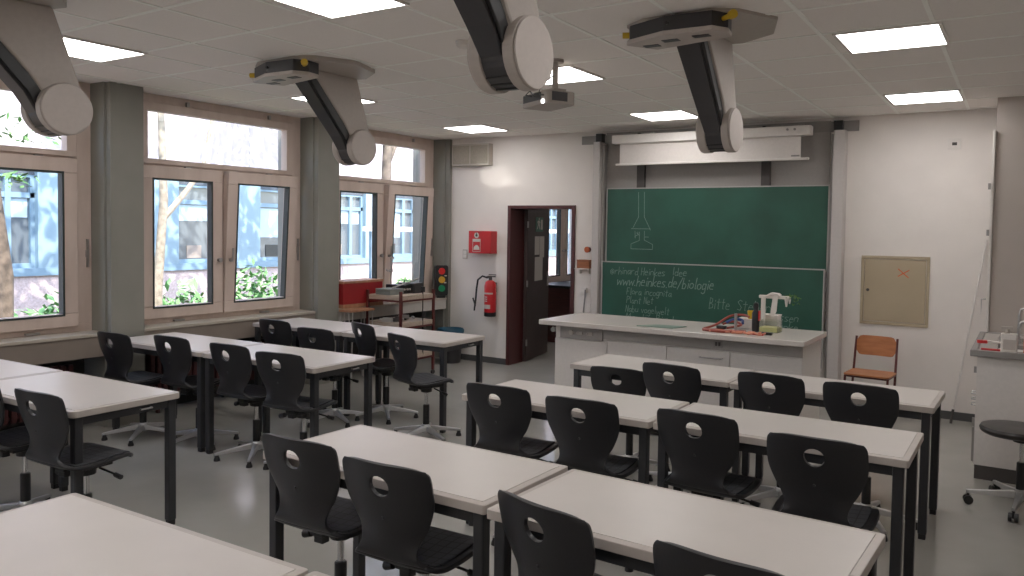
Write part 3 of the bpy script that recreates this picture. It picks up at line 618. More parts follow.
def solid(o, th, off=0):
    s = o.modifiers.new('thick', 'SOLIDIFY'); s.thickness = th; s.offset = off
    b = o.modifiers.new('round', 'BEVEL'); b.width = th*.3; b.segments = 2; b.limit_method = 'ANGLE'; b.angle_limit = R(50)
    return o
def make_chair():
    r = thing('swivel_chair', 'x', 'chair', (0, 0, 0), 0, 'black swivel chairs at the tables')
    bk = solid(obj('backrest', shell_mesh(0, 7.2, 44, 28, (1.75+.32, .042, .039)), M['shell'], r, 0, True), .014)
    bm = B(); cyl(bm, (0, -.257, .655), (0, -.252, .655), .006, n=14); obj('maker_badge', bm, M['anthra'], bk)
    se = solid(obj('seat', shell_mesh(7.2, 15, 28, 18), M['shell'], r, 0, True), .018)
    pd = solid(obj('seat_pad', shell_mesh(8.6, 14.4, 22, 16, None, .84, .012), M['pad'], se, 0, True), .008)
    bm = B(); box(bm, -.07, .07, -.10, .10, .413, .454); box(bm, -.035, .035, -.14, .12, .423, .450); box(bm, -.025, .025, -.13, -.09, .393, .43)
    lathe(bm, [(.045, .375), (.05, .418)], (0, 0, 0), 16); mc = obj('tilt_mechanism', bm, M['blackp'], r, .004)
    bm = B(); tube(bm, [(.05, .04, .405), (.14, .05, .39), (.17, .05, .385)], .006, 8); tube(bm, [(.165, .05, .386), (.21, .052, .378)], .013, 8); obj('lever', bm, M['blackp'], mc); bm = B(); tube(bm, [(-.05, -.05, .405), (-.12, -.06, .39)], .008, 8); cyl(bm, (-.11, -.06, .392), (-.15, -.06, .38), .017, n=10); obj('lever', bm, M['blackp'], mc)
    bm = B(); cyl(bm, (0, 0, .24), (0, 0, .40), .014, n=16); obj('piston', bm, M['chrome'], r, 0, True)
    bm = B(); lathe(bm, [(.026, .10), (.026, .27), (.020, .275)], (0, 0, 0), 18); obj('sleeve', bm, M['blackp'], r, 0, True)
    bm = B(); lathe(bm, [(.036, .055), (.042, .07), (.040, .10), (.030, .115)], (0, 0, 0), 20); obj('base_hub', bm, M['silver'], r, 0, True)
    for k in range(5):
        a = 2*PI*k/5+R(18); c, s = math.cos(a), math.sin(a); bm = B()
        vs = []
        for (d_, hw, z0, z1) in ((.02, .024, .065, .105), (.12, .019, .058, .088), (.24, .015, .045, .066), (.285, .012, .040, .056)):
            vs.append([bm.verts.new((d_*c-u*s, d_*s+u*c, z)) for (u, z) in ((-hw, z0), (hw, z0), (hw*.7, z1), (-hw*.7, z1))])
        for A, C in zip(vs, vs[1:]):
            for q in range(4): bm.faces.new((A[q], A[(q+1) % 4], C[(q+1) % 4], C[q]))
        bm.faces.new(vs[0][::-1]); bm.faces.new(vs[-1])
        ar = obj('base_arm', bm, M['silver'], r, .004)
        bm = B(); lathe(bm, [(.022, 0), (.022, .012), (.014, .03), (.012, .042)], (.268*c, .268*s, 0), 14); obj('glide', bm, M['blackp'], ar, 0, True)
    return r
ch = make_chair()
# back-top centre x, y, heading, drop, base turn, label
S = 'black swivel chair '
CH = [(-2.34, 4.77, 3, .088, S+'set low under the front row, nearest the doorway'), (-1.90, 4.62, -5, 0, S+'second from the doorway in the front row'), (-1.285, 4.66, -4, 0, S+'third from the doorway in the front row'), (-.78, 4.64, -3, 0, S+'of the front row nearest the wooden chair'),
      (-2.40, 3.44, 2, 0, S+'at the aisle end of the middle centre row'), (-1.87, 3.40, 2, 0, S+'second from the aisle in the middle centre row'), (-1.29, 3.45, -3, 0, S+'third from the aisle in the middle centre row'), (-.72, 3.31, 0, 0, S+'at the sink end of the middle centre row'),
      (-2.43, 2.11, 2, 0, S+'at the aisle end of the near centre row'), (-1.925, 2.06, 2, 0, S+'second from the aisle in the near centre row'), (-1.255, 2.02, -14, 0, S+'third from the aisle in the near centre row'), (-.655, 1.94, -6, 0, S+'in the near centre row, only its top showing'),
      (-5.68, 4.70, 0, 0, S+'of the front window-side row nearest the window'), (-5.08, 4.62, 3, .02, S+'set low, second from the window in the front window-side row'), (-4.92, 5.0, -18, 0, S+'turned aside, third from the window in the front window-side row'), (-4.17, 4.65, -18, 0, S+'turned aside at the aisle end of the front window-side row'),
      (-5.93, 3.40, 2, 0, S+'of the middle window-side row nearest the window'), (-5.42, 3.54, 2, 0, S+'second from the window in the middle window-side row'), (-4.755, 3.54, 2, 0, S+'third from the window in the middle window-side row'), (-4.175, 3.49, 8, 0, S+'at the aisle end of the middle window-side row'),
      (-4.77, 1.99, 3, 0, S+'in the rear window-side row, cut by the photo edge'), (-4.145, 1.99, 3, 0, S+'at the aisle end of the rear window-side row')]
for i, (x, y, a, dz, lb) in enumerate(CH):
    c = ch if i == 0 else None
    if c is None: c = dup(ch)
    t = R(a); c.location = (x-math.sin(t)*.27, y+math.cos(t)*.27, 0); c.rotation_euler = (0, 0, t); c['label'] = lb
    turn = R(random.Random(i*7+1).uniform(0, 72))
    for q in c.children:
        n = q.name.split('.')[0]
        if n in ('base_hub', 'base_arm'): q.rotation_euler = (0, 0, turn)
        q.location = (0, 0, -dz if n in ('backrest', 'seat', 'tilt_mechanism', 'piston') else 0)

# ------------------------------------------------------------------ wooden school chair by the board wall
wc = thing('school_chair', 'wooden school chair with dark red steel frame against the board wall', 'chair', (-1.185, 7.62, 0), R(-4))
def curved(w, z0, z1, y, dep, th, rc, n=14, tilt=0):
    bm = B(); F = []
    for off in (0, th):
        for k in range(n+1):
            u = -1+2*k/n; e = max(0, abs(u)-.7)/.3; zc = rc*(1-math.sqrt(max(0, 1-e*e)))
            for z in (z0+zc, z1-zc): F.append(bm.verts.new((u*w, y+off+dep*(1-u*u)+tilt*(z-z0), z)))
    N = 2*(n+1)
    for k in range(n):
        a = 2*k
        bm.faces.new((F[a], F[a+2], F[a+3], F[a+1])); bm.faces.new((F[N+a], F[N+a+1], F[N+a+3], F[N+a+2]))
        bm.faces.new((F[a], F[N+a], F[N+a+2], F[a+2])); bm.faces.new((F[a+1], F[a+3], F[N+a+3], F[N+a+1]))
    bm.faces.new((F[0], F[1], F[N+1], F[N])); bm.faces.new((F[2*n], F[N+2*n], F[N+2*n+1], F[2*n+1]))
    return bm
obj('backrest', curved(.172, .575, .755, .165, .035, .010, .045, tilt=.14), M['beech'], wc, .003, False)
bm = B(); prism(bm, rrect(-.195, .195, -.19, .17, .04, 5), 'xy', .432, .446); obj('seat', bm, M['beech'], wc, .005)
for s in (-1, 1):
    bm = B(); tube(bm, [(s*.185, .06, .02), (s*.182, .13, .40), (s*.180, .17, .60), (s*.178, .20, .745)], .011, 10); obj('leg', bm, M['darkred'], wc, 0, True)
    bm = B(); tube(bm, [(s*.185, -.20, .02), (s*.180, -.16, .425)], .011, 10); obj('leg', bm, M['darkred'], wc, 0, True)
bm = B()
for s in (-1, 1): tube(bm, [(s*.180, -.165, .422), (s*.181, .13, .422)], .010, 8)
tube(bm, [(-.18, -.15, .42), (.18, -.15, .42)], .010, 8); tube(bm, [(-.18, .12, .42), (.18, .12, .42)], .010, 8); obj('frame', bm, M['darkred'], wc)
bm = B()
for (x, y) in ((.185, .06), (-.185, .06), (.185, -.20), (-.185, -.20)): cyl(bm, (x, y, 0), (x, y, .03), .014, n=10)
obj('foot_cap', bm, M['blackp'], wc)

# ------------------------------------------------------------------ things on the board wall
ht = thing('wall_hatch', 'khaki metal wall hatch with an orange cross drawn on it', 'hatch', (-1.08, YF, 1.16))
bm = B()
for q in ((-.30, .30, -.33, -.30), (-.30, .30, .30, .33), (-.30, -.272, -.30, .30), (.272, .30, -.30, .30)): box(bm, q[0], q[1], -.016, -.001, q[2], q[3])
obj('hatch_frame', bm, M['hatch'], ht, .002)
dr = bxo('hatch_door', -.268, .268, -.012, -.001, -.296, .296, M['hatch'], ht, .002)
bm = B(); cyl(bm, (-.235, -.012, .0), (-.235, -.024, .0), .014, n=14); obj('lock', bm, M['dgrey'], dr)
bm = B()
for pl in ([(.03, .21), (.12, .13)], [(.125, .20), (.03, .14)]): stroke(bm, pl, -.0128, .004)
obj('cross_mark', bm, M['orange'], dr)
al = thing('fire_alarm_box', 'red fire alarm box with white pictograms on the wall', 'alarm box', (-5.845, YF, 1.38))
bm = B(); box(bm, -.17, .17, -.14, -.001, 0, .28); obj('housing', bm, M['red'], al, .006)
bm = B(); prism(bm, disc_pts(.035, 24, -.045, .225), 'xz', -.1425, -.14); obj('round_symbol', bm, M['paper'], al)
bm = B(); prism(bm, disc_pts(.017, 16, -.045, .225), 'xz', -.1435, -.1426); box(bm, -.05, -.04, -.1436, -.1426, .225, .26); obj('pictogram', bm, M['dgrey'], al)
bm = B()
for q in ((-.10, .01, .145, .18), (-.105, -.10, .02, .18), (.01, .015, .02, .18), (-.10, .01, .02, .025)): box(bm, q[0], q[1], -.1425, -.14, q[2], q[3])
prism(bm, [(-.09+.0, .045), (0, .045), (-.005, .075), (-.025, .098), (-.045, .105), (-.065, .098), (-.085, .075)], 'xz', -.1425, -.14); obj('label_plate', bm, M['paper'], al)
ex = thing('fire_extinguisher', 'red fire extinguisher with black hose hanging on the wall', 'fire extinguisher', (-5.70, 8.05, .60))
bm = B(); lathe(bm, [(.072, .04), (.075, .06), (.075, .38), (.06, .43), (.03, .45)], (0, 0, 0), 24); obj('cylinder', bm, M['red'], ex, 0, True)
bm = B(); lathe(bm, [(.066, 0), (.074, .005), (.076, .055)], (0, 0, 0), 24); obj('foot_ring', bm, M['blackp'], ex, 0, True)
bm = B(); cyl(bm, (0, 0, .45), (0, 0, .50), .022, n=14); box(bm, -.03, .07, -.014, .014, .49, .505); box(bm, -.02, .08, -.012, .012, .515, .525); cyl(bm, (-.02, 0, .49), (-.05, 0, .485), .016, n=10); obj('valve', bm, M['dgrey'], ex)
bm = B(); tube(bm, [(-.03, -.02, .48), (-.10, -.03, .50), (-.17, -.03, .45), (-.19, -.03, .33), (-.20, -.03, .20), (-.21, -.03, .12)], .012, 8); tube(bm, [(-.205, -.03, .18), (-.22, -.03, .06)], .02, 8, rr=[.014, .010]); tube(bm, [(-.21, -.03, .14), (-.245, -.03, .22)], .010, 6); obj('hose', bm, M['blackp'], ex, 0, True)
bm = B(); v = []
for k in range(9):
    a = R(-150+15*k); v.append([bm.verts.new((.0762*math.cos(a), .0762*math.sin(a), z)) for z in (.28, .30)])
for A, C in zip(v, v[1:]): bm.faces.new((A[0], C[0], C[1], A[1]))
v = []
for k in range(9):
    a = R(-150+12*k); v.append([bm.verts.new((.0762*math.cos(a), .0762*math.sin(a), z)) for z in (.10, .15)])
for A, C in zip(v, v[1:]): bm.faces.new((A[0], C[0], C[1], A[1]))
for zz in (.19, .215, .24):
    v = []
    for k in range(4):
        a = R(-120+12*k); v.append([bm.verts.new((.0762*math.cos(a), .0762*math.sin(a), z)) for z in (zz, zz+.010)])
    for A, C in zip(v, v[1:]): bm.faces.new((A[0], C[0], C[1], A[1]))
obj('white_label', bm, M['paper'], ex)
bxo('wall_bracket', -.03, .03, .07, .0995, .30, .42, M['blackp'], ex)
sw = thing('light_switch', 'small white switch on the wall beside the alarm box', 'switch', (-6.17, YF, 1.36)); bxo('plate', -.035, .035, -.009, -.001, -.06, .06, M['lgrey2'], sw, .002); bxo('rocker', -.025, .025, -.013, -.009, -.045, -.003, M['white'], sw, .001); bxo('rocker', -.025, .025, -.013, -.009, .003, .045, M['white'], sw, .001)
vt = thing('wall_speaker', 'beige two-panel loudspeaker box high in the corner', 'speaker', (-6.045, YF, 2.48)); M['spk'] = mat('speaker_case', srgb(172, 164, 153), .6)
bxo('cabinet', -.29, .29, -.09, -.001, 0, .27, M['spk'], vt, .004); gm = mat('speaker_cloth', srgb(150, 142, 130), .9, 0, .08, 80)
bxo('grille', -.27, -.01, -.096, -.09, .02, .25, gm, vt, .002); bxo('grille', .01, .27, -.096, -.09, .02, .25, gm, vt, .002)
kb = thing('emergency_button', 'small orange round emergency knob near the board column', 'button', (-4.375, YF, 1.465)); bm = B(); cyl(bm, (0, -.001, 0), (0, -.035, 0), .012, n=14); cyl(bm, (.0, -.035, 0), (0, -.055, 0), .035, n=20); obj('knob', bm, mat('dull_orange', srgb(186, 88, 44), .5), kb, .004); bm = B(); cyl(bm, (0, -.0005, 0), (0, -.012, 0), .03, n=20); obj('collar', bm, M['darkred'], kb)
sh = thing('wall_shelf', 'narrow white wall shelf beside the doorway', 'shelf', (-4.41, YF, 1.235)); bxo('board', -.10, .09, -.10, -.001, 0, .012, M['white'], sh, .002); bxo('support', -.07, -.055, -.06, -.001, -.05, 0, M['white'], sh); bxo('support', .055, .07, -.06, -.001, -.05, 0, M['white'], sh)
wb = thing('wooden_box', 'small brown wooden box on the narrow wall shelf', 'box', (-4.395, YF-.055, 1.2475)); wm = woodmat('box_wood', srgb(150, 88, 48), srgb(120, 66, 36)); bxo('box_body', -.085, .075, -.04, .04, 0, .085, wm, wb, .003); bxo('lid', -.087, .077, -.042, .042, .085, .10, wm, wb, .003)
ph = thing('wall_hook_cord', 'white wall bracket with a dark cord hanging down behind the bench', 'cord', (-4.40, YF, .96)); bxo('bracket', -.05, .02, -.04, -.001, 0, .06, M['white'], ph, .003); bm = B(); tube(bm, [(.01, -.045, .04), (.01, -.05, -.05), (-.015, -.03, -.2), (-.03, -.02, -.4)], .009, 8); obj('cord', bm, M['bracket'], ph)
sk = thing('wall_socket', 'small square socket high on the board wall', 'socket', (-.615, YF, 2.53)); bxo('plate', -.055, .055, -.012, -.001, -.05, .05, M['white'], sk, .003); bxo('insert', -.018, .022, -.015, -.012, -.015, .012, M['dgrey'], sk)
wp = thing('window_pole', 'long white pole leaning in the corner by the sink unit', 'pole', (0, 0, 0)); bm = B(); tube(bm, [(-.535, 7.98, .12), (-.325, 8.12, 1.66)], .010, 10); obj('shaft', bm, M['offwhite'], wp, 0, True); bm = B(); tube(bm, [(-.55, 7.97, .003), (-.535, 7.98, .13)], .012, 10); obj('foot_grip', bm, M['dgrey'], wp)

# ------------------------------------------------------------------ tall cupboard edge and sink unit on the right
tcb = thing('tall_cupboard', 'tall white cupboard door edge with handle beside the sink unit', 'cupboard', (0, 0, 0))
bxo('door', -.284, -.264, 7.47, 8.05, .10, 2.56, M['white'], tcb, .004)
bm = B(); tube(bm, [(-.292, 7.52, 1.17), (-.325, 7.52, 1.17), (-.325, 7.52, 1.03), (-.292, 7.52, 1.03)], .007, 8); obj('handle', bm, M['steel'], tcb)
bm = B()
for z in (.28, .62, 1.72, 2.10): box(bm, -.305, -.285, 7.455, 7.475, z-.025, z+.025)
obj('hinge', bm, M['bracket'], tcb)
sk_ = thing('sink_unit', 'white sink cabinet with grey rimmed worktop along the right wall', 'sink unit', (0, 0, 0))
bxo('carcass', -.282, 1.2, 6.24, 7.44, .10, .86, M['offwhite'], sk_)
bxo('plinth', -.276, 1.2, 6.25, 7.42, 0, .10, M['dgrey'], sk_)
bm = B(); box(bm, -.325, 1.2, 6.20, 6.235, .86, .905); box(bm, -.325, -.28, 6.235, 7.45, .86, .905); box(bm, -.315, 1.2, 7.43, 7.465, .86, .905); obj('rim', bm, M['bracket'], sk_, .006)
bm = B(); box(bm, -.28, -.18, 6.235, 7.43, .862, .897); box(bm, .56, 1.2, 6.235, 7.43, .862, .897); box(bm, -.18, .56, 6.235, 6.36, .862, .897); box(bm, -.18, .56, 6.80, 6.95, .862, .897); box(bm, -.18, .56, 7.28, 7.43, .862, .897); obj('worktop', bm, M['worktop'], sk_)
bm = B()
for (y0, y1) in ((6.36, 6.80), (6.95, 7.28)):
    box(bm, -.18, .56, y0, y1, .72, .73); box(bm, -.18, -.17, y0, y1, .73, .89); box(bm, .55, .56, y0, y1, .73, .89); box(bm, -.17, .55, y0, y0+.01, .73, .89); box(bm, -.17, .55, y1-.01, y1, .73, .89)
obj('basin', bm, M['bracket'], sk_)
for (k, y) in enumerate((7.02, 6.62)):
    pass
bm = B(); tube(bm, [(-.045, 6.9, .897), (-.045, 6.9, 1.10), (-.035, 6.9, 1.145), (.0, 6.9, 1.16), (.25, 6.9, 1.16), (.27, 6.9, 1.14)], .010, 10); cyl(bm, (-.045, 6.9, .897), (-.045, 6.9, .93), .022, n=14); obj('tap', bm, M['steel'], sk_, 0, True)
bm = B(); tube(bm, [(-.045, 6.83, .897), (-.045, 6.83, 1.01), (-.03, 6.82, 1.055), (.0, 6.82, 1.065), (.2, 6.82, 1.065)], .012, 10); cyl(bm, (-.045, 6.83, .897), (-.045, 6.83, .92), .024, n=14); obj('tap', bm, M['steel'], sk_, 0, True)
bm = B()
for z in (.50, .54, .58): tube(bm, [(-.282, 6.33, z), (-.312, 6.33, z), (-.312, 6.42, z), (-.282, 6.42, z)], .005, 8)
obj('towel_hook', bm, M['steel'], sk_)
bm = B()
for z in (.40, .76): box(bm, -.30, -.282, 6.25, 6.29, z-.02, z+.02)
box(bm, -.297, -.282, 6.24, 6.27, .12, .36)
obj('hinge', bm, M['bracket'], sk_)
dp = thing('soap_dispenser', 'white soap dispenser bottle standing at the sink', 'soap dispenser', (-.095, 6.285, .8975)); bm = B(); prism(bm, rrect(-.05, .05, -.035, .035, .012, 4), 'xy', 0, .13); obj('bottle_body', bm, M['white'], dp, .006); bm = B(); cyl(bm, (-.01, 0, .13), (-.01, 0, .16), .014, n=12); box(bm, -.05, .02, -.01, .01, .155, .175); obj('pump', bm, M['lgrey'], dp); bxo('label', -.035, .04, -.0365, -.0355, .02, .09, M['lgrey2'], dp)
rd = thing('detergent_bottle', 'orange red bottle cut by the photo edge at the sink', 'bottle', (.03, 6.33, .8975)); bm = B(); prism(bm, rrect(-.04, .05, -.03, .03, .012, 4), 'xy', .02, .17); obj('bottle_body', bm, M['orange'], rd, .008); bm = B(); lathe(bm, [(.016, .17), (.016, .20)], (0, 0, 0), 14); obj('cap', bm, M['white'], rd)
bxo('base', -.04, .05, -.03, .03, 0, .02, M['orange'], rd)
bm = B(); tube(bm, [(-.262, 6.29, .905), (-.14, 6.29, .905)], .008, 8); tag(obj('red_brush', bm, M['red']), 'thin red stick lying along the front of the sink worktop', 'stick')
br_ = thing('dish_brush', 'white handled brush with red bristles on the worktop corner', 'brush', (-.24, 6.62, .9075)); bm = B(); prism(bm, disc_pts(.035, 18, -.03, 0, .022), 'xy', 0, .022); obj('bristles', bm, M['red'], br_); bm = B(); tube(bm, [(0, 0, .018), (.14, -.02, .008)], .007, 8); obj('handle', bm, M['white'], br_)

# ------------------------------------------------------------------ rolling stool
stl = thing('rolling_stool', 'round black rolling stool with steel column beside the sink unit', 'stool', (.005, 5.70, 0))
bm = B(); lathe(bm, [(.06, .455), (.18, .462), (.198, .475), (.203, .492), (.195, .508), (.15, .515), (.02, .510)], (-.035, 0, 0), 36); obj('seat', bm, mat('worn_black_seat', srgb(52, 48, 46), .35, 0, .1, 20), stl, 0, True)
bm = B(); lathe(bm, [(.05, .42), (.065, .455)], (0, 0, 0), 18); box(bm, -.09, -.04, -.03, .03, .437, .457); cyl(bm, (-.13, 0, .447), (-.06, 0, .447), .01, n=10); obj('mechanism', bm, M['blackp'], stl)
bm = B(); cyl(bm, (0, 0, .28), (0, 0, .43), .014, n=16); obj('piston', bm, M['chrome'], stl, 0, True)
bm = B(); lathe(bm, [(.026, .12), (.026, .29), (.020, .295)], (0, 0, 0), 18); obj('sleeve', bm, M['blackp'], stl, 0, True)
bm = B(); lathe(bm, [(.034, .065), (.042, .08), (.036, .125)], (0, 0, 0), 20); obj('base_hub', bm, M['silver'], stl, 0, True)
for k in range(5):
    a = 2*PI*k/5+R(192); c, s = math.cos(a), math.sin(a); bm = B(); vs = []
    for (d_, hw, z0, z1) in ((.02, .024, .07, .115), (.15, .018, .07, .10), (.30, .013, .068, .088)):
        vs.append([bm.verts.new((d_*c-u*s, d_*s+u*c, z)) for (u, z) in ((-hw, z0), (hw, z0), (hw*.7, z1), (-hw*.7, z1))])
    for A, C in zip(vs, vs[1:]):
        for q in range(4): bm.faces.new((A[q], A[(q+1) % 4], C[(q+1) % 4], C[q]))
    bm.faces.new(vs[0][::-1]); bm.faces.new(vs[-1]); ar = obj('base_arm', bm, M['silver'], stl, .003)
    bm = B(); ex_, ey_ = .288*c, .288*s
    cyl(bm, (ex_-.02*s*1.3, ey_+.02*c*1.3, .027), (ex_-.006*s, ey_+.006*c, .027), .027, n=18); cyl(bm, (ex_+.006*s, ey_-.006*c, .027), (ex_+.02*s*1.3, ey_-.02*c*1.3, .027), .027, n=18); cyl(bm, (ex_, ey_, .03), (ex_, ey_, .072), .008, n=10); cyl(bm, (ex_-.02*s, ey_+.02*c, .027), (ex_+.02*s, ey_-.02*c, .027), .008, n=8); obj('caster', bm, M['blackp'], ar)

# ------------------------------------------------------------------ far left corner: box, cart, traffic light, bin
M['pinkshelf'] = woodmat('pale_shelf', srgb(190, 174, 158), srgb(174, 156, 140), .5)
rb = thing('red_box', 'red box with pale wooden edges standing at the window', 'box', (-6.495, 6.53, .7935))
bm = B(); box(bm, -.135, .135, -.31, .31, .04, .27); obj('box_body', bm, mat('dark_red_paint', srgb(142, 26, 30), .5), rb, .004); bxo('wooden_base', -.14, .14, -.315, .315, 0, .04, M['pinkwood'], rb); bxo('lid', -.14, .14, -.315, .315, .27, .295, M['pinkwood'], rb)
stn = thing('box_stand', 'narrow stand with thin white hairpin legs below the red box', 'stand', (-6.27, 6.34, 0)); bxo('shelf', -.09, .09, -.18, .18, .765, .788, M['pinkwood'], stn)
for (x, y) in ((-.07, -.15), (.05, -.15), (-.07, .15), (.05, .15)):
    bm = B(); tube(bm, [(x-.02, y, .765), (x+.004, y, .02), (x+.012, y, .005), (x+.02, y, .02), (x+.035, y, .765)], .006, 6); obj('leg', bm, M['alu'], stn)
ct = thing('trolley', 'maroon framed trolley with pale wooden shelves and apparatus', 'trolley', (-6.09, 6.85, 0), R(1))
for (x, y) in ((-.24, -.285), (.24, -.285), (-.24, .285), (.24, .285)):
    bm = B(); box(bm, x-.014, x+.014, y-.014, y+.014, .05, .985); lg = obj('leg', bm, M['darkred'], ct, .003); bm = B(); cyl(bm, (x-.012, y, .025), (x+.012, y, .025), .025, n=14); obj('wheel', bm, M['blackp'], lg)
for z in (.885, .585, .22):
    bm = B(); box(bm, -.24, .24, -.28, .28, z, z+.05); obj('shelf', bm, M['pinkshelf'], ct, .003)
bm = B()
for z in (.865, .565, .20):
    for y in (-.285, .285): box(bm, -.23, .23, y-.008, y+.008, z, z+.02)
    for x in (-.24, .24): box(bm, x-.008, x+.008, -.28, .28, z, z+.02)
obj('rail', bm, M['darkred'], ct)
ZS = .9362
ap = thing('instrument_case', 'flat grey instrument case on the trolley front corner', 'case', (-6.10, 6.69, ZS)); bxo('case_body', -.12, .1, -.12, .1, 0, .05, mat('grey_case', srgb(120, 124, 120), .5), ap, .005); bxo('lid', -.12, .1, -.12, .1, .052, .068, mat('grey_lid', srgb(132, 136, 132), .5), ap, .004)
ap = thing('power_supply', 'black power supply box in the middle of the trolley', 'power supply', (-6.15, 6.86, ZS)); bxo('housing', -.12, .12, -.07, .09, 0, .10, M['blackp'], ap, .005); bm = B(); [cyl(bm, (.12, y, .05), (.135, y, .05), .012, n=10) for y in (-.03, .02, .06)]; obj('knob', bm, M['lgrey'], ap)
ap = thing('power_supply', 'black power supply box nearest the traffic light', 'power supply', (-6.10, 7.03, ZS)); bxo('housing', -.14, .12, -.07, .07, 0, .115, M['anthra'], ap, .005); bm = B(); tube(bm, [(-.1, 0, .115), (-.1, 0, .14), (.08, 0, .14), (.08, 0, .115)], .008, 8); obj('handle', bm, M['blackp'], ap)
bm = B(); tube(bm, [(-6.02, 6.62, ZS+.078), (-6.0, 7.04, ZS+.165)], .009, 8); tag(obj('metal_rod', bm, M['alu']), 'slanting pale metal rod lying across the trolley boxes', 'rod')
rs = thing('retort_stand', 'thin white retort stand with clamp in front of the window post', 'stand', (-6.29, 6.90, ZS)); bm = B(); cyl(bm, (0, 0, .01), (0, 0, .40), .009, n=10); obj('rod', bm, M['alu'], rs); bxo('base_plate', -.045, .055, -.06, .06, 0, .012, M['dgrey'], rs, .002); bm = B(); tube(bm, [(0, 0, .25), (.0, -.06, .25), (0, -.08, .27)], .008, 8); box(bm, -.015, .015, -.015, .015, .235, .265); tube(bm, [(0, 0, .38), (0, .04, .40)], .014, 8); obj('clamp', bm, M['steel'], rs)
bm = B(); tube(bm, [(-5.855, 6.95, .985), (-5.853, 6.95, .60), (-5.855, 6.96, .25)], .006, 6); box(bm, -5.87, -5.84, 6.93, 6.97, .96, 1.02); tag(obj('hanging_cable', bm, M['blackp']), 'thin black cable hanging down the trolley front', 'cable')
rn2 = random.Random(5)
for k in range(9):
    y = 6.61+.054*k; x = -6.10+rn2.uniform(-.06, .08); h = rn2.uniform(.02, .05); a = rn2.uniform(-.7, .7); bm = B(); box(bm, -.06, .06, -.012, .012, 0, h); cyl(bm, (-.06, 0, h*.5), (-.1, 0, h*.5), .008, n=8)
    lbs = ['pale clamp nearest the trolley front post', 'dark clamp second along the lower trolley shelf', 'pale clamp third along the lower trolley shelf', 'dark clamp fourth along the lower trolley shelf', 'pale clamp in the middle of the lower trolley shelf', 'dark clamp just past the middle of the lower shelf', 'pale clamp sixth place on the lower shelf', 'dark clamp near the far end of the lower shelf', 'pale clamp at the far end of the lower shelf']
    tag(obj('lab_clamp', bm, M['alu'] if k % 2 == 0 else M['dgrey'], None, .003, False, (x, y, .6355), a), lbs[k], 'clamp', 'clamps on the lower trolley shelf')
tl2 = thing('traffic_light', 'black model traffic light with red, amber and green lenses on the sill', 'traffic light', (-6.44, 8.0, .7925), R(52))
bm = B(); prism(bm, rrect(-.085, .085, .03, .42, .03, 4), 'xz', -.04, .04); box(bm, -.05, .05, -.035, .035, 0, .03); obj('housing', bm, M['blackp'], tl2, .003)
for z, m in ((.345, 'tlred'), (.235, 'tlyel'), (.125, 'tlgrn')):
    bm = B(); prism(bm, disc_pts(.042, 24, 0, z), 'xz', -.05, -.04); obj('lens', bm, M[m], tl2)
bm = B(); box(bm, .03, .06, -.043, -.04, .19, .205); box(bm, .035, .065, -.043, -.04, .28, .292); obj('sticker', bm, M['paper'], tl2)
bi = thing('waste_bin', 'dark grey waste bin with a blue bag rim in the far corner', 'bin', (-6.20, 7.90, 0)); bi.scale = (.85, .85, .92)
bm = B(); lathe(bm, [(.15, 0), (.19, .42), (.185, .42), (.146, .012)], (0, 0, 0), 28); obj('bin_body', bm, M['anthra'], bi, 0, True)
bm = B(); lathe(bm, [(.193, .36), (.205, .44), (.19, .465), (.175, .44), (.17, .38)], (0, 0, 0), 28); obj('bag_rim', bm, M['bluebin'], bi, 0, True)

# ------------------------------------------------------------------ outside: court, opposite block, trees, shrubs
sbox('ground', -30, -6.95, -14, 34, -.55, -.35, m='earth')
FX = -13.0
fb = thing('opposite_building', 'blue and grey school block across the courtyard', 'building', (FX, 0, 0))
bxo('plinth_wall', -.5, 0, -10, 30, -.4, .86, M['plinthw'], fb)
bxo('upper_wall', -.5, .02, -10, 30, 2.62, 6.2, M['plaster'], fb)
bm = B()
for y in [-9+2.4*k for k in range(17)]: box(bm, .018, .024, y, y+.02, 2.62, 6.2)
obj('wall_joint', bm, M['bracket'], fb)
bxo('blue_sill_band', -.1, .05, -10, 30, .86, .98, M['blue2'], fb)
bxo('roller_box', -.4, -.05, -10, 30, 2.40, 2.64, mat('dark_soffit', srgb(66, 72, 80), .8), fb)
for k in range(-6, 12):
    y = 6.34+1.755*k
    pz = bxo('pilaster', -.2, .04, y, y+.60, .98, 2.62, M['blue'], fb)
    wy0, wy1 = y+.60, y+1.755
    fr = B()
    for q in ((wy0, wy1, .98, 1.05), (wy0, wy1, 2.05, 2.13), (wy0, wy1, 2.36, 2.42), (wy0, wy0+.06, 1.05, 2.36), (wy1-.06, wy1, 1.05, 2.36), ): box(fr, -.16, -.06, *q)
    box(fr, -.155, -.052, wy0+.74, wy0+.82, 1.05, 2.36)
    wf = obj('facade_window', fr, M['blue2'], fb); bxo('pane', -.14, -.12, wy0+.05, wy1-.05, 1.04, 2.38, M['fglass'], wf)
    if k % 2 == 0: bxo('blind', -.118, -.11, wy0+.08, wy0+.72, 1.45, 2.03, M['blind'], wf)
    else: bxo('blind', -.118, -.11, wy0+.08, wy1-.08, 1.75, 2.04, M['blind'], wf)
    bxo('window_item', -.119, -.105, wy0+.25, wy0+.55, 1.07, 1.30, M['fascia'] if k % 2 else M['blackp'], wf)
rl = thing('white_railing', 'white horizontal railing outside beyond the corner window', 'railing', (-11.9, 12.2, 0))
bm = B(); box(bm, -.03, .03, 0, 9, 1.60, 1.70); obj('rail', bm, M['white'], rl)
for k in range(6): bm = B(); box(bm, -.03, .03, .2+1.7*k, .26+1.7*k, -.36, 1.6); obj('post', bm, M['blue2'], rl)
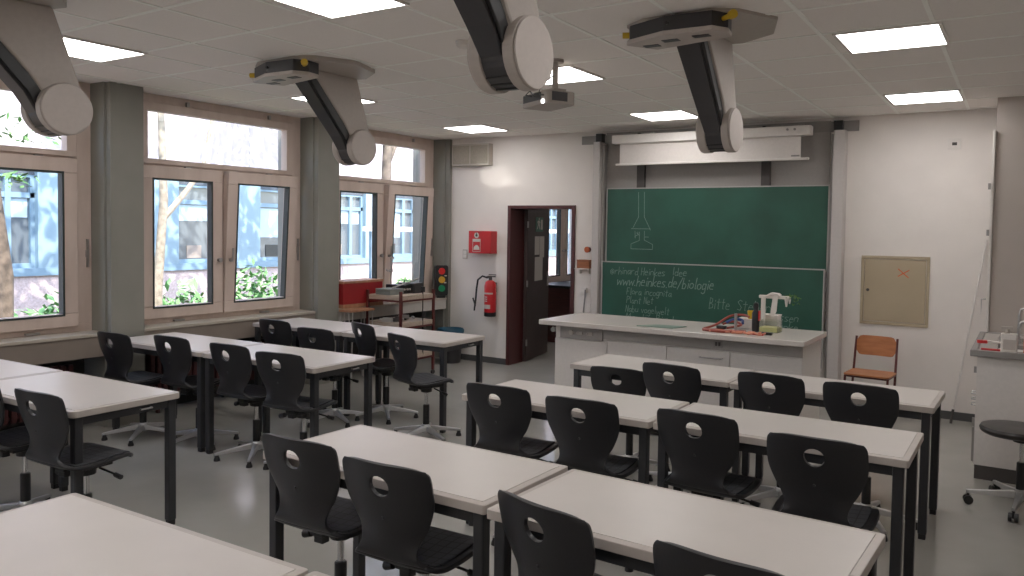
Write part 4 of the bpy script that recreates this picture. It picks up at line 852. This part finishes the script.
def leaves(bm, c, rad, n, size, rnd, flat=1.):
    for _ in range(n):
        while True:
            p = Vector((rnd.uniform(-1, 1), rnd.uniform(-1, 1), rnd.uniform(-1, 1)))
            if .15 < p.length < 1: break
        p = Vector((p.x*rad[0], p.y*rad[1], p.z*rad[2]))+Vector(c)
        d1 = Vector((rnd.uniform(-1, 1), rnd.uniform(-1, 1), rnd.uniform(-.7, .7)*flat)).normalized()*size*rnd.uniform(.6, 1.3); d2 = d1.cross(Vector((rnd.uniform(-.5, .5), rnd.uniform(-.5, .5), 1))).normalized()*size*.4
        bm.faces.new([bm.verts.new(p+q) for q in (d1, d2, -d1, -d2)])
def tree(label, base, pts, r0, branches, crowns, mb, seed, ml='leaf'):
    t = thing('courtyard_tree', label, 'tree', base); rnd = random.Random(seed)
    bm = B(); tube(bm, pts, r0, 12, True, [r0*(1-.55*i/(len(pts)-1)) for i in range(len(pts))]); tr = obj('trunk', bm, mb, t, 0, True)
    for bpts, br in branches:
        bm = B(); tube(bm, bpts, br, 8, True, [br*(1-.6*i/(len(bpts)-1)) for i in range(len(bpts))]); obj('branch', bm, mb, t, 0, True)
    bm = B()
    for c, rad, n, s in crowns: leaves(bm, c, rad, n, s, rnd)
    obj('foliage', bm, M[ml], t)
tree('thick pale-barked tree trunk at the rear window', (-8.6, 3.86, -.36), [(0, 0, 0), (.02, 0, .8), (-.05, .05, 1.5), (-.1, -.03, 2.4), (0, -.3, 3.6), (.1, -.4, 5.2)], .105, [([(-.08, -.02, 2.3), (.1, -.5, 3.0), (.2, -.9, 3.9), (.2, -1.2, 4.8)], .05), ([(0, -.1, 3.4), (.3, .5, 4.4), (.4, .8, 5.2)], .06)], [((.1, .3, 5.4), (1.5, 1.8, 1.1), 900, .13), ((.0, -.05, 2.5), (.3, .42, .22), 80, .05), ((.0, .2, 3.0), (.3, .6, .2), 90, .05)], M['bark2'], 1)
tree('slender forked pale tree outside the middle window', (-9.5, 6.05, -.36), [(0, 0, 0), (0, .02, 1.2), (.02, .10, 2.35), (.0, .08, 3.4), (0, .02, 5.2)], .07, [([(.01, .07, 2.08), (.03, .36, 2.42), (.02, .66, 2.78), (0, .85, 3.6), (0, 1.1, 5.0)], .045), ([(0, .9, 3.6), (0, 1.4, 4.3), (0, 1.7, 5.1)], .022)], [((0, .6, 5.9), (1.6, 1.9, 1.1), 900, .13)], M['bark'], 2)
tree('grey tree trunk outside the corner window', (-9.0, 9.72, -.36), [(0, 0, 0), (0, 0, 2.2), (0, .05, 3.8), (.1, .1, 5.4)], .11, [([(0, 0, 3.0), (0, .5, 3.9), (0, .9, 5)], .05)], [((0, .3, 6.0), (1.6, 1.9, 1.1), 800, .13)], M['bark2'], 3)
tree('tall courtyard tree standing beyond the column', (-10.6, 9.95, -.36), [(0, 0, 0), (0, 0, 2), (.05, 0, 4), (0, .1, 6)], .06, [([(0, 0, 3), (.0, .35, 3.7), (0, .8, 5)], .025), ([(0, 0, 3.2), (0, -.5, 4.4), (0, -.7, 5.4)], .02)], [((0, .2, 6.2), (1.4, 2.0, 1.0), 700, .13)], M['bark'], 4)
SH = [(-9.9, 4.55, .5, 1.1, 'leafy green shrub below the rear window'), (-10.1, 5.25, .5, 1.15, 'low green shrub close to the first column, outside'), (-10.1, 6.35, .55, 1.2, 'low green shrub around the slender tree foot'), (-10.3, 7.2, .6, 1.2, 'pale green shrub outside the middle window'), (-10.3, 8.15, .65, 1.45, 'tall bright green shrub outside the tilted casement of the middle window'), (-10.3, 9.1, .6, 1.3, 'bushy green shrub beside the tall one outside'), (-10.6, 11.0, .6, 1.0, 'green shrub outside toward the corner window'), (-10.8, 12.6, .5, 1.0, 'green shrub before the white railing')]
for k, (x, y, r_, h, lb) in enumerate(SH):
    s = thing('shrub', lb, 'shrub', (x, y, -.36), 0, 'shrubs in the courtyard'); bm = B(); rnd = random.Random(40+k)
    for _ in range(5): leaves(bm, (rnd.uniform(-.3, .3)*r_, rnd.uniform(-.5, .5)*r_, h*rnd.uniform(.35, .65)), (r_*.7, r_*.75, h*.42), 130, .085, rnd)
    obj('foliage', bm, M['leaf2'], s); bm = B()
    for _ in range(6): tube(bm, [(rnd.uniform(-.1, .1), rnd.uniform(-.15, .15), 0), (rnd.uniform(-.3, .3), rnd.uniform(-.4, .4), h*.6)], .008, 5)
    obj('stem', bm, M['bark2'], s)

# ------------------------------------------------------------------ light, sky, camera
w = bpy.data.worlds.new('sky'); sc.world = w; w.use_nodes = True; nt = w.node_tree
sky = nt.nodes.new('ShaderNodeTexSky'); sky.sky_type = 'NISHITA'; sky.sun_disc = False; sky.sun_elevation = R(52); sky.sun_rotation = R(100)
nt.links.new(sky.outputs[0], nt.nodes['Background'].inputs['Color']); nt.nodes['Background'].inputs['Strength'].default_value = .95
sd = bpy.data.lights.new('sun', 'SUN'); sd.energy = 10; sd.angle = R(.6); sd.color = (1, .95, .88)
so_ = bpy.data.objects.new('sun', sd); COL.objects.link(so_); so_.rotation_euler = Vector((-.62, .18, -.80)).to_track_quat('-Z', 'Y').to_euler()
for (a, b) in bays[2:]:
    pd_ = bpy.data.lights.new('window_portal', 'AREA'); pd_.shape = 'RECTANGLE'; pd_.size = b-a; pd_.size_y = 2.0; pd_.cycles.is_portal = True
    po = bpy.data.objects.new('window_portal', pd_); COL.objects.link(po); po.location = (XW-.12, (a+b)/2, 1.8)
    po.rotation_euler = Matrix(((0, 0, -1), (1, 0, 0), (0, -1, 0))).to_euler() if False else Vector((1, 0, 0)).to_track_quat('-Z', 'Z').to_euler()

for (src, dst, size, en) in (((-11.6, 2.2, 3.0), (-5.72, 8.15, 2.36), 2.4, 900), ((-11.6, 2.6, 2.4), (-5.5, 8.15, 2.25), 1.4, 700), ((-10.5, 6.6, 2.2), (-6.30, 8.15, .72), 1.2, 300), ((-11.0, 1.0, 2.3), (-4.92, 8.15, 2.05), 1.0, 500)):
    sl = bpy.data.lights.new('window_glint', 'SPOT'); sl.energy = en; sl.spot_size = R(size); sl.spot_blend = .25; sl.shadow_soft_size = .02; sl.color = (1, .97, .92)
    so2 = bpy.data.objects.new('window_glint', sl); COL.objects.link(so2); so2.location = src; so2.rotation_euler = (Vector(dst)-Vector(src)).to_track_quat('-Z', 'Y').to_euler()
cam = bpy.data.cameras.new('camera'); co = bpy.data.objects.new('camera', cam); COL.objects.link(co)
f, yaw, pitch, roll, cz, CX, CY = 793.74, .5465, .0403, .0159, 1.6847, 33.936, -25.973
fw = Vector((-math.sin(yaw)*math.cos(pitch), math.cos(yaw)*math.cos(pitch), -math.sin(pitch))); rt = Vector((math.cos(yaw), math.sin(yaw), 0)); upv = rt.cross(fw)
r2 = math.cos(roll)*rt+math.sin(roll)*upv; u2 = -math.sin(roll)*rt+math.cos(roll)*upv
co.matrix_world = Matrix(((r2.x, u2.x, -fw.x, 0), (r2.y, u2.y, -fw.y, 0), (r2.z, u2.z, -fw.z, cz), (0, 0, 0, 1)))
cam.sensor_fit = 'HORIZONTAL'; cam.sensor_width = 36; cam.lens = f/1024*36; cam.shift_x = -CX/1024; cam.shift_y = CY/1024; cam.clip_start = .05
sc.camera = co
sc.view_settings.view_transform = 'Standard'; sc.view_settings.look = 'None'; sc.view_settings.exposure = .46; sc.view_settings.gamma = 1.07
try:
    sc.cycles.use_denoising = True; sc.cycles.max_bounces = 8; sc.cycles.diffuse_bounces = 5; sc.cycles.transparent_max_bounces = 16; sc.cycles.sample_clamp_indirect = 6
except Exception: pass
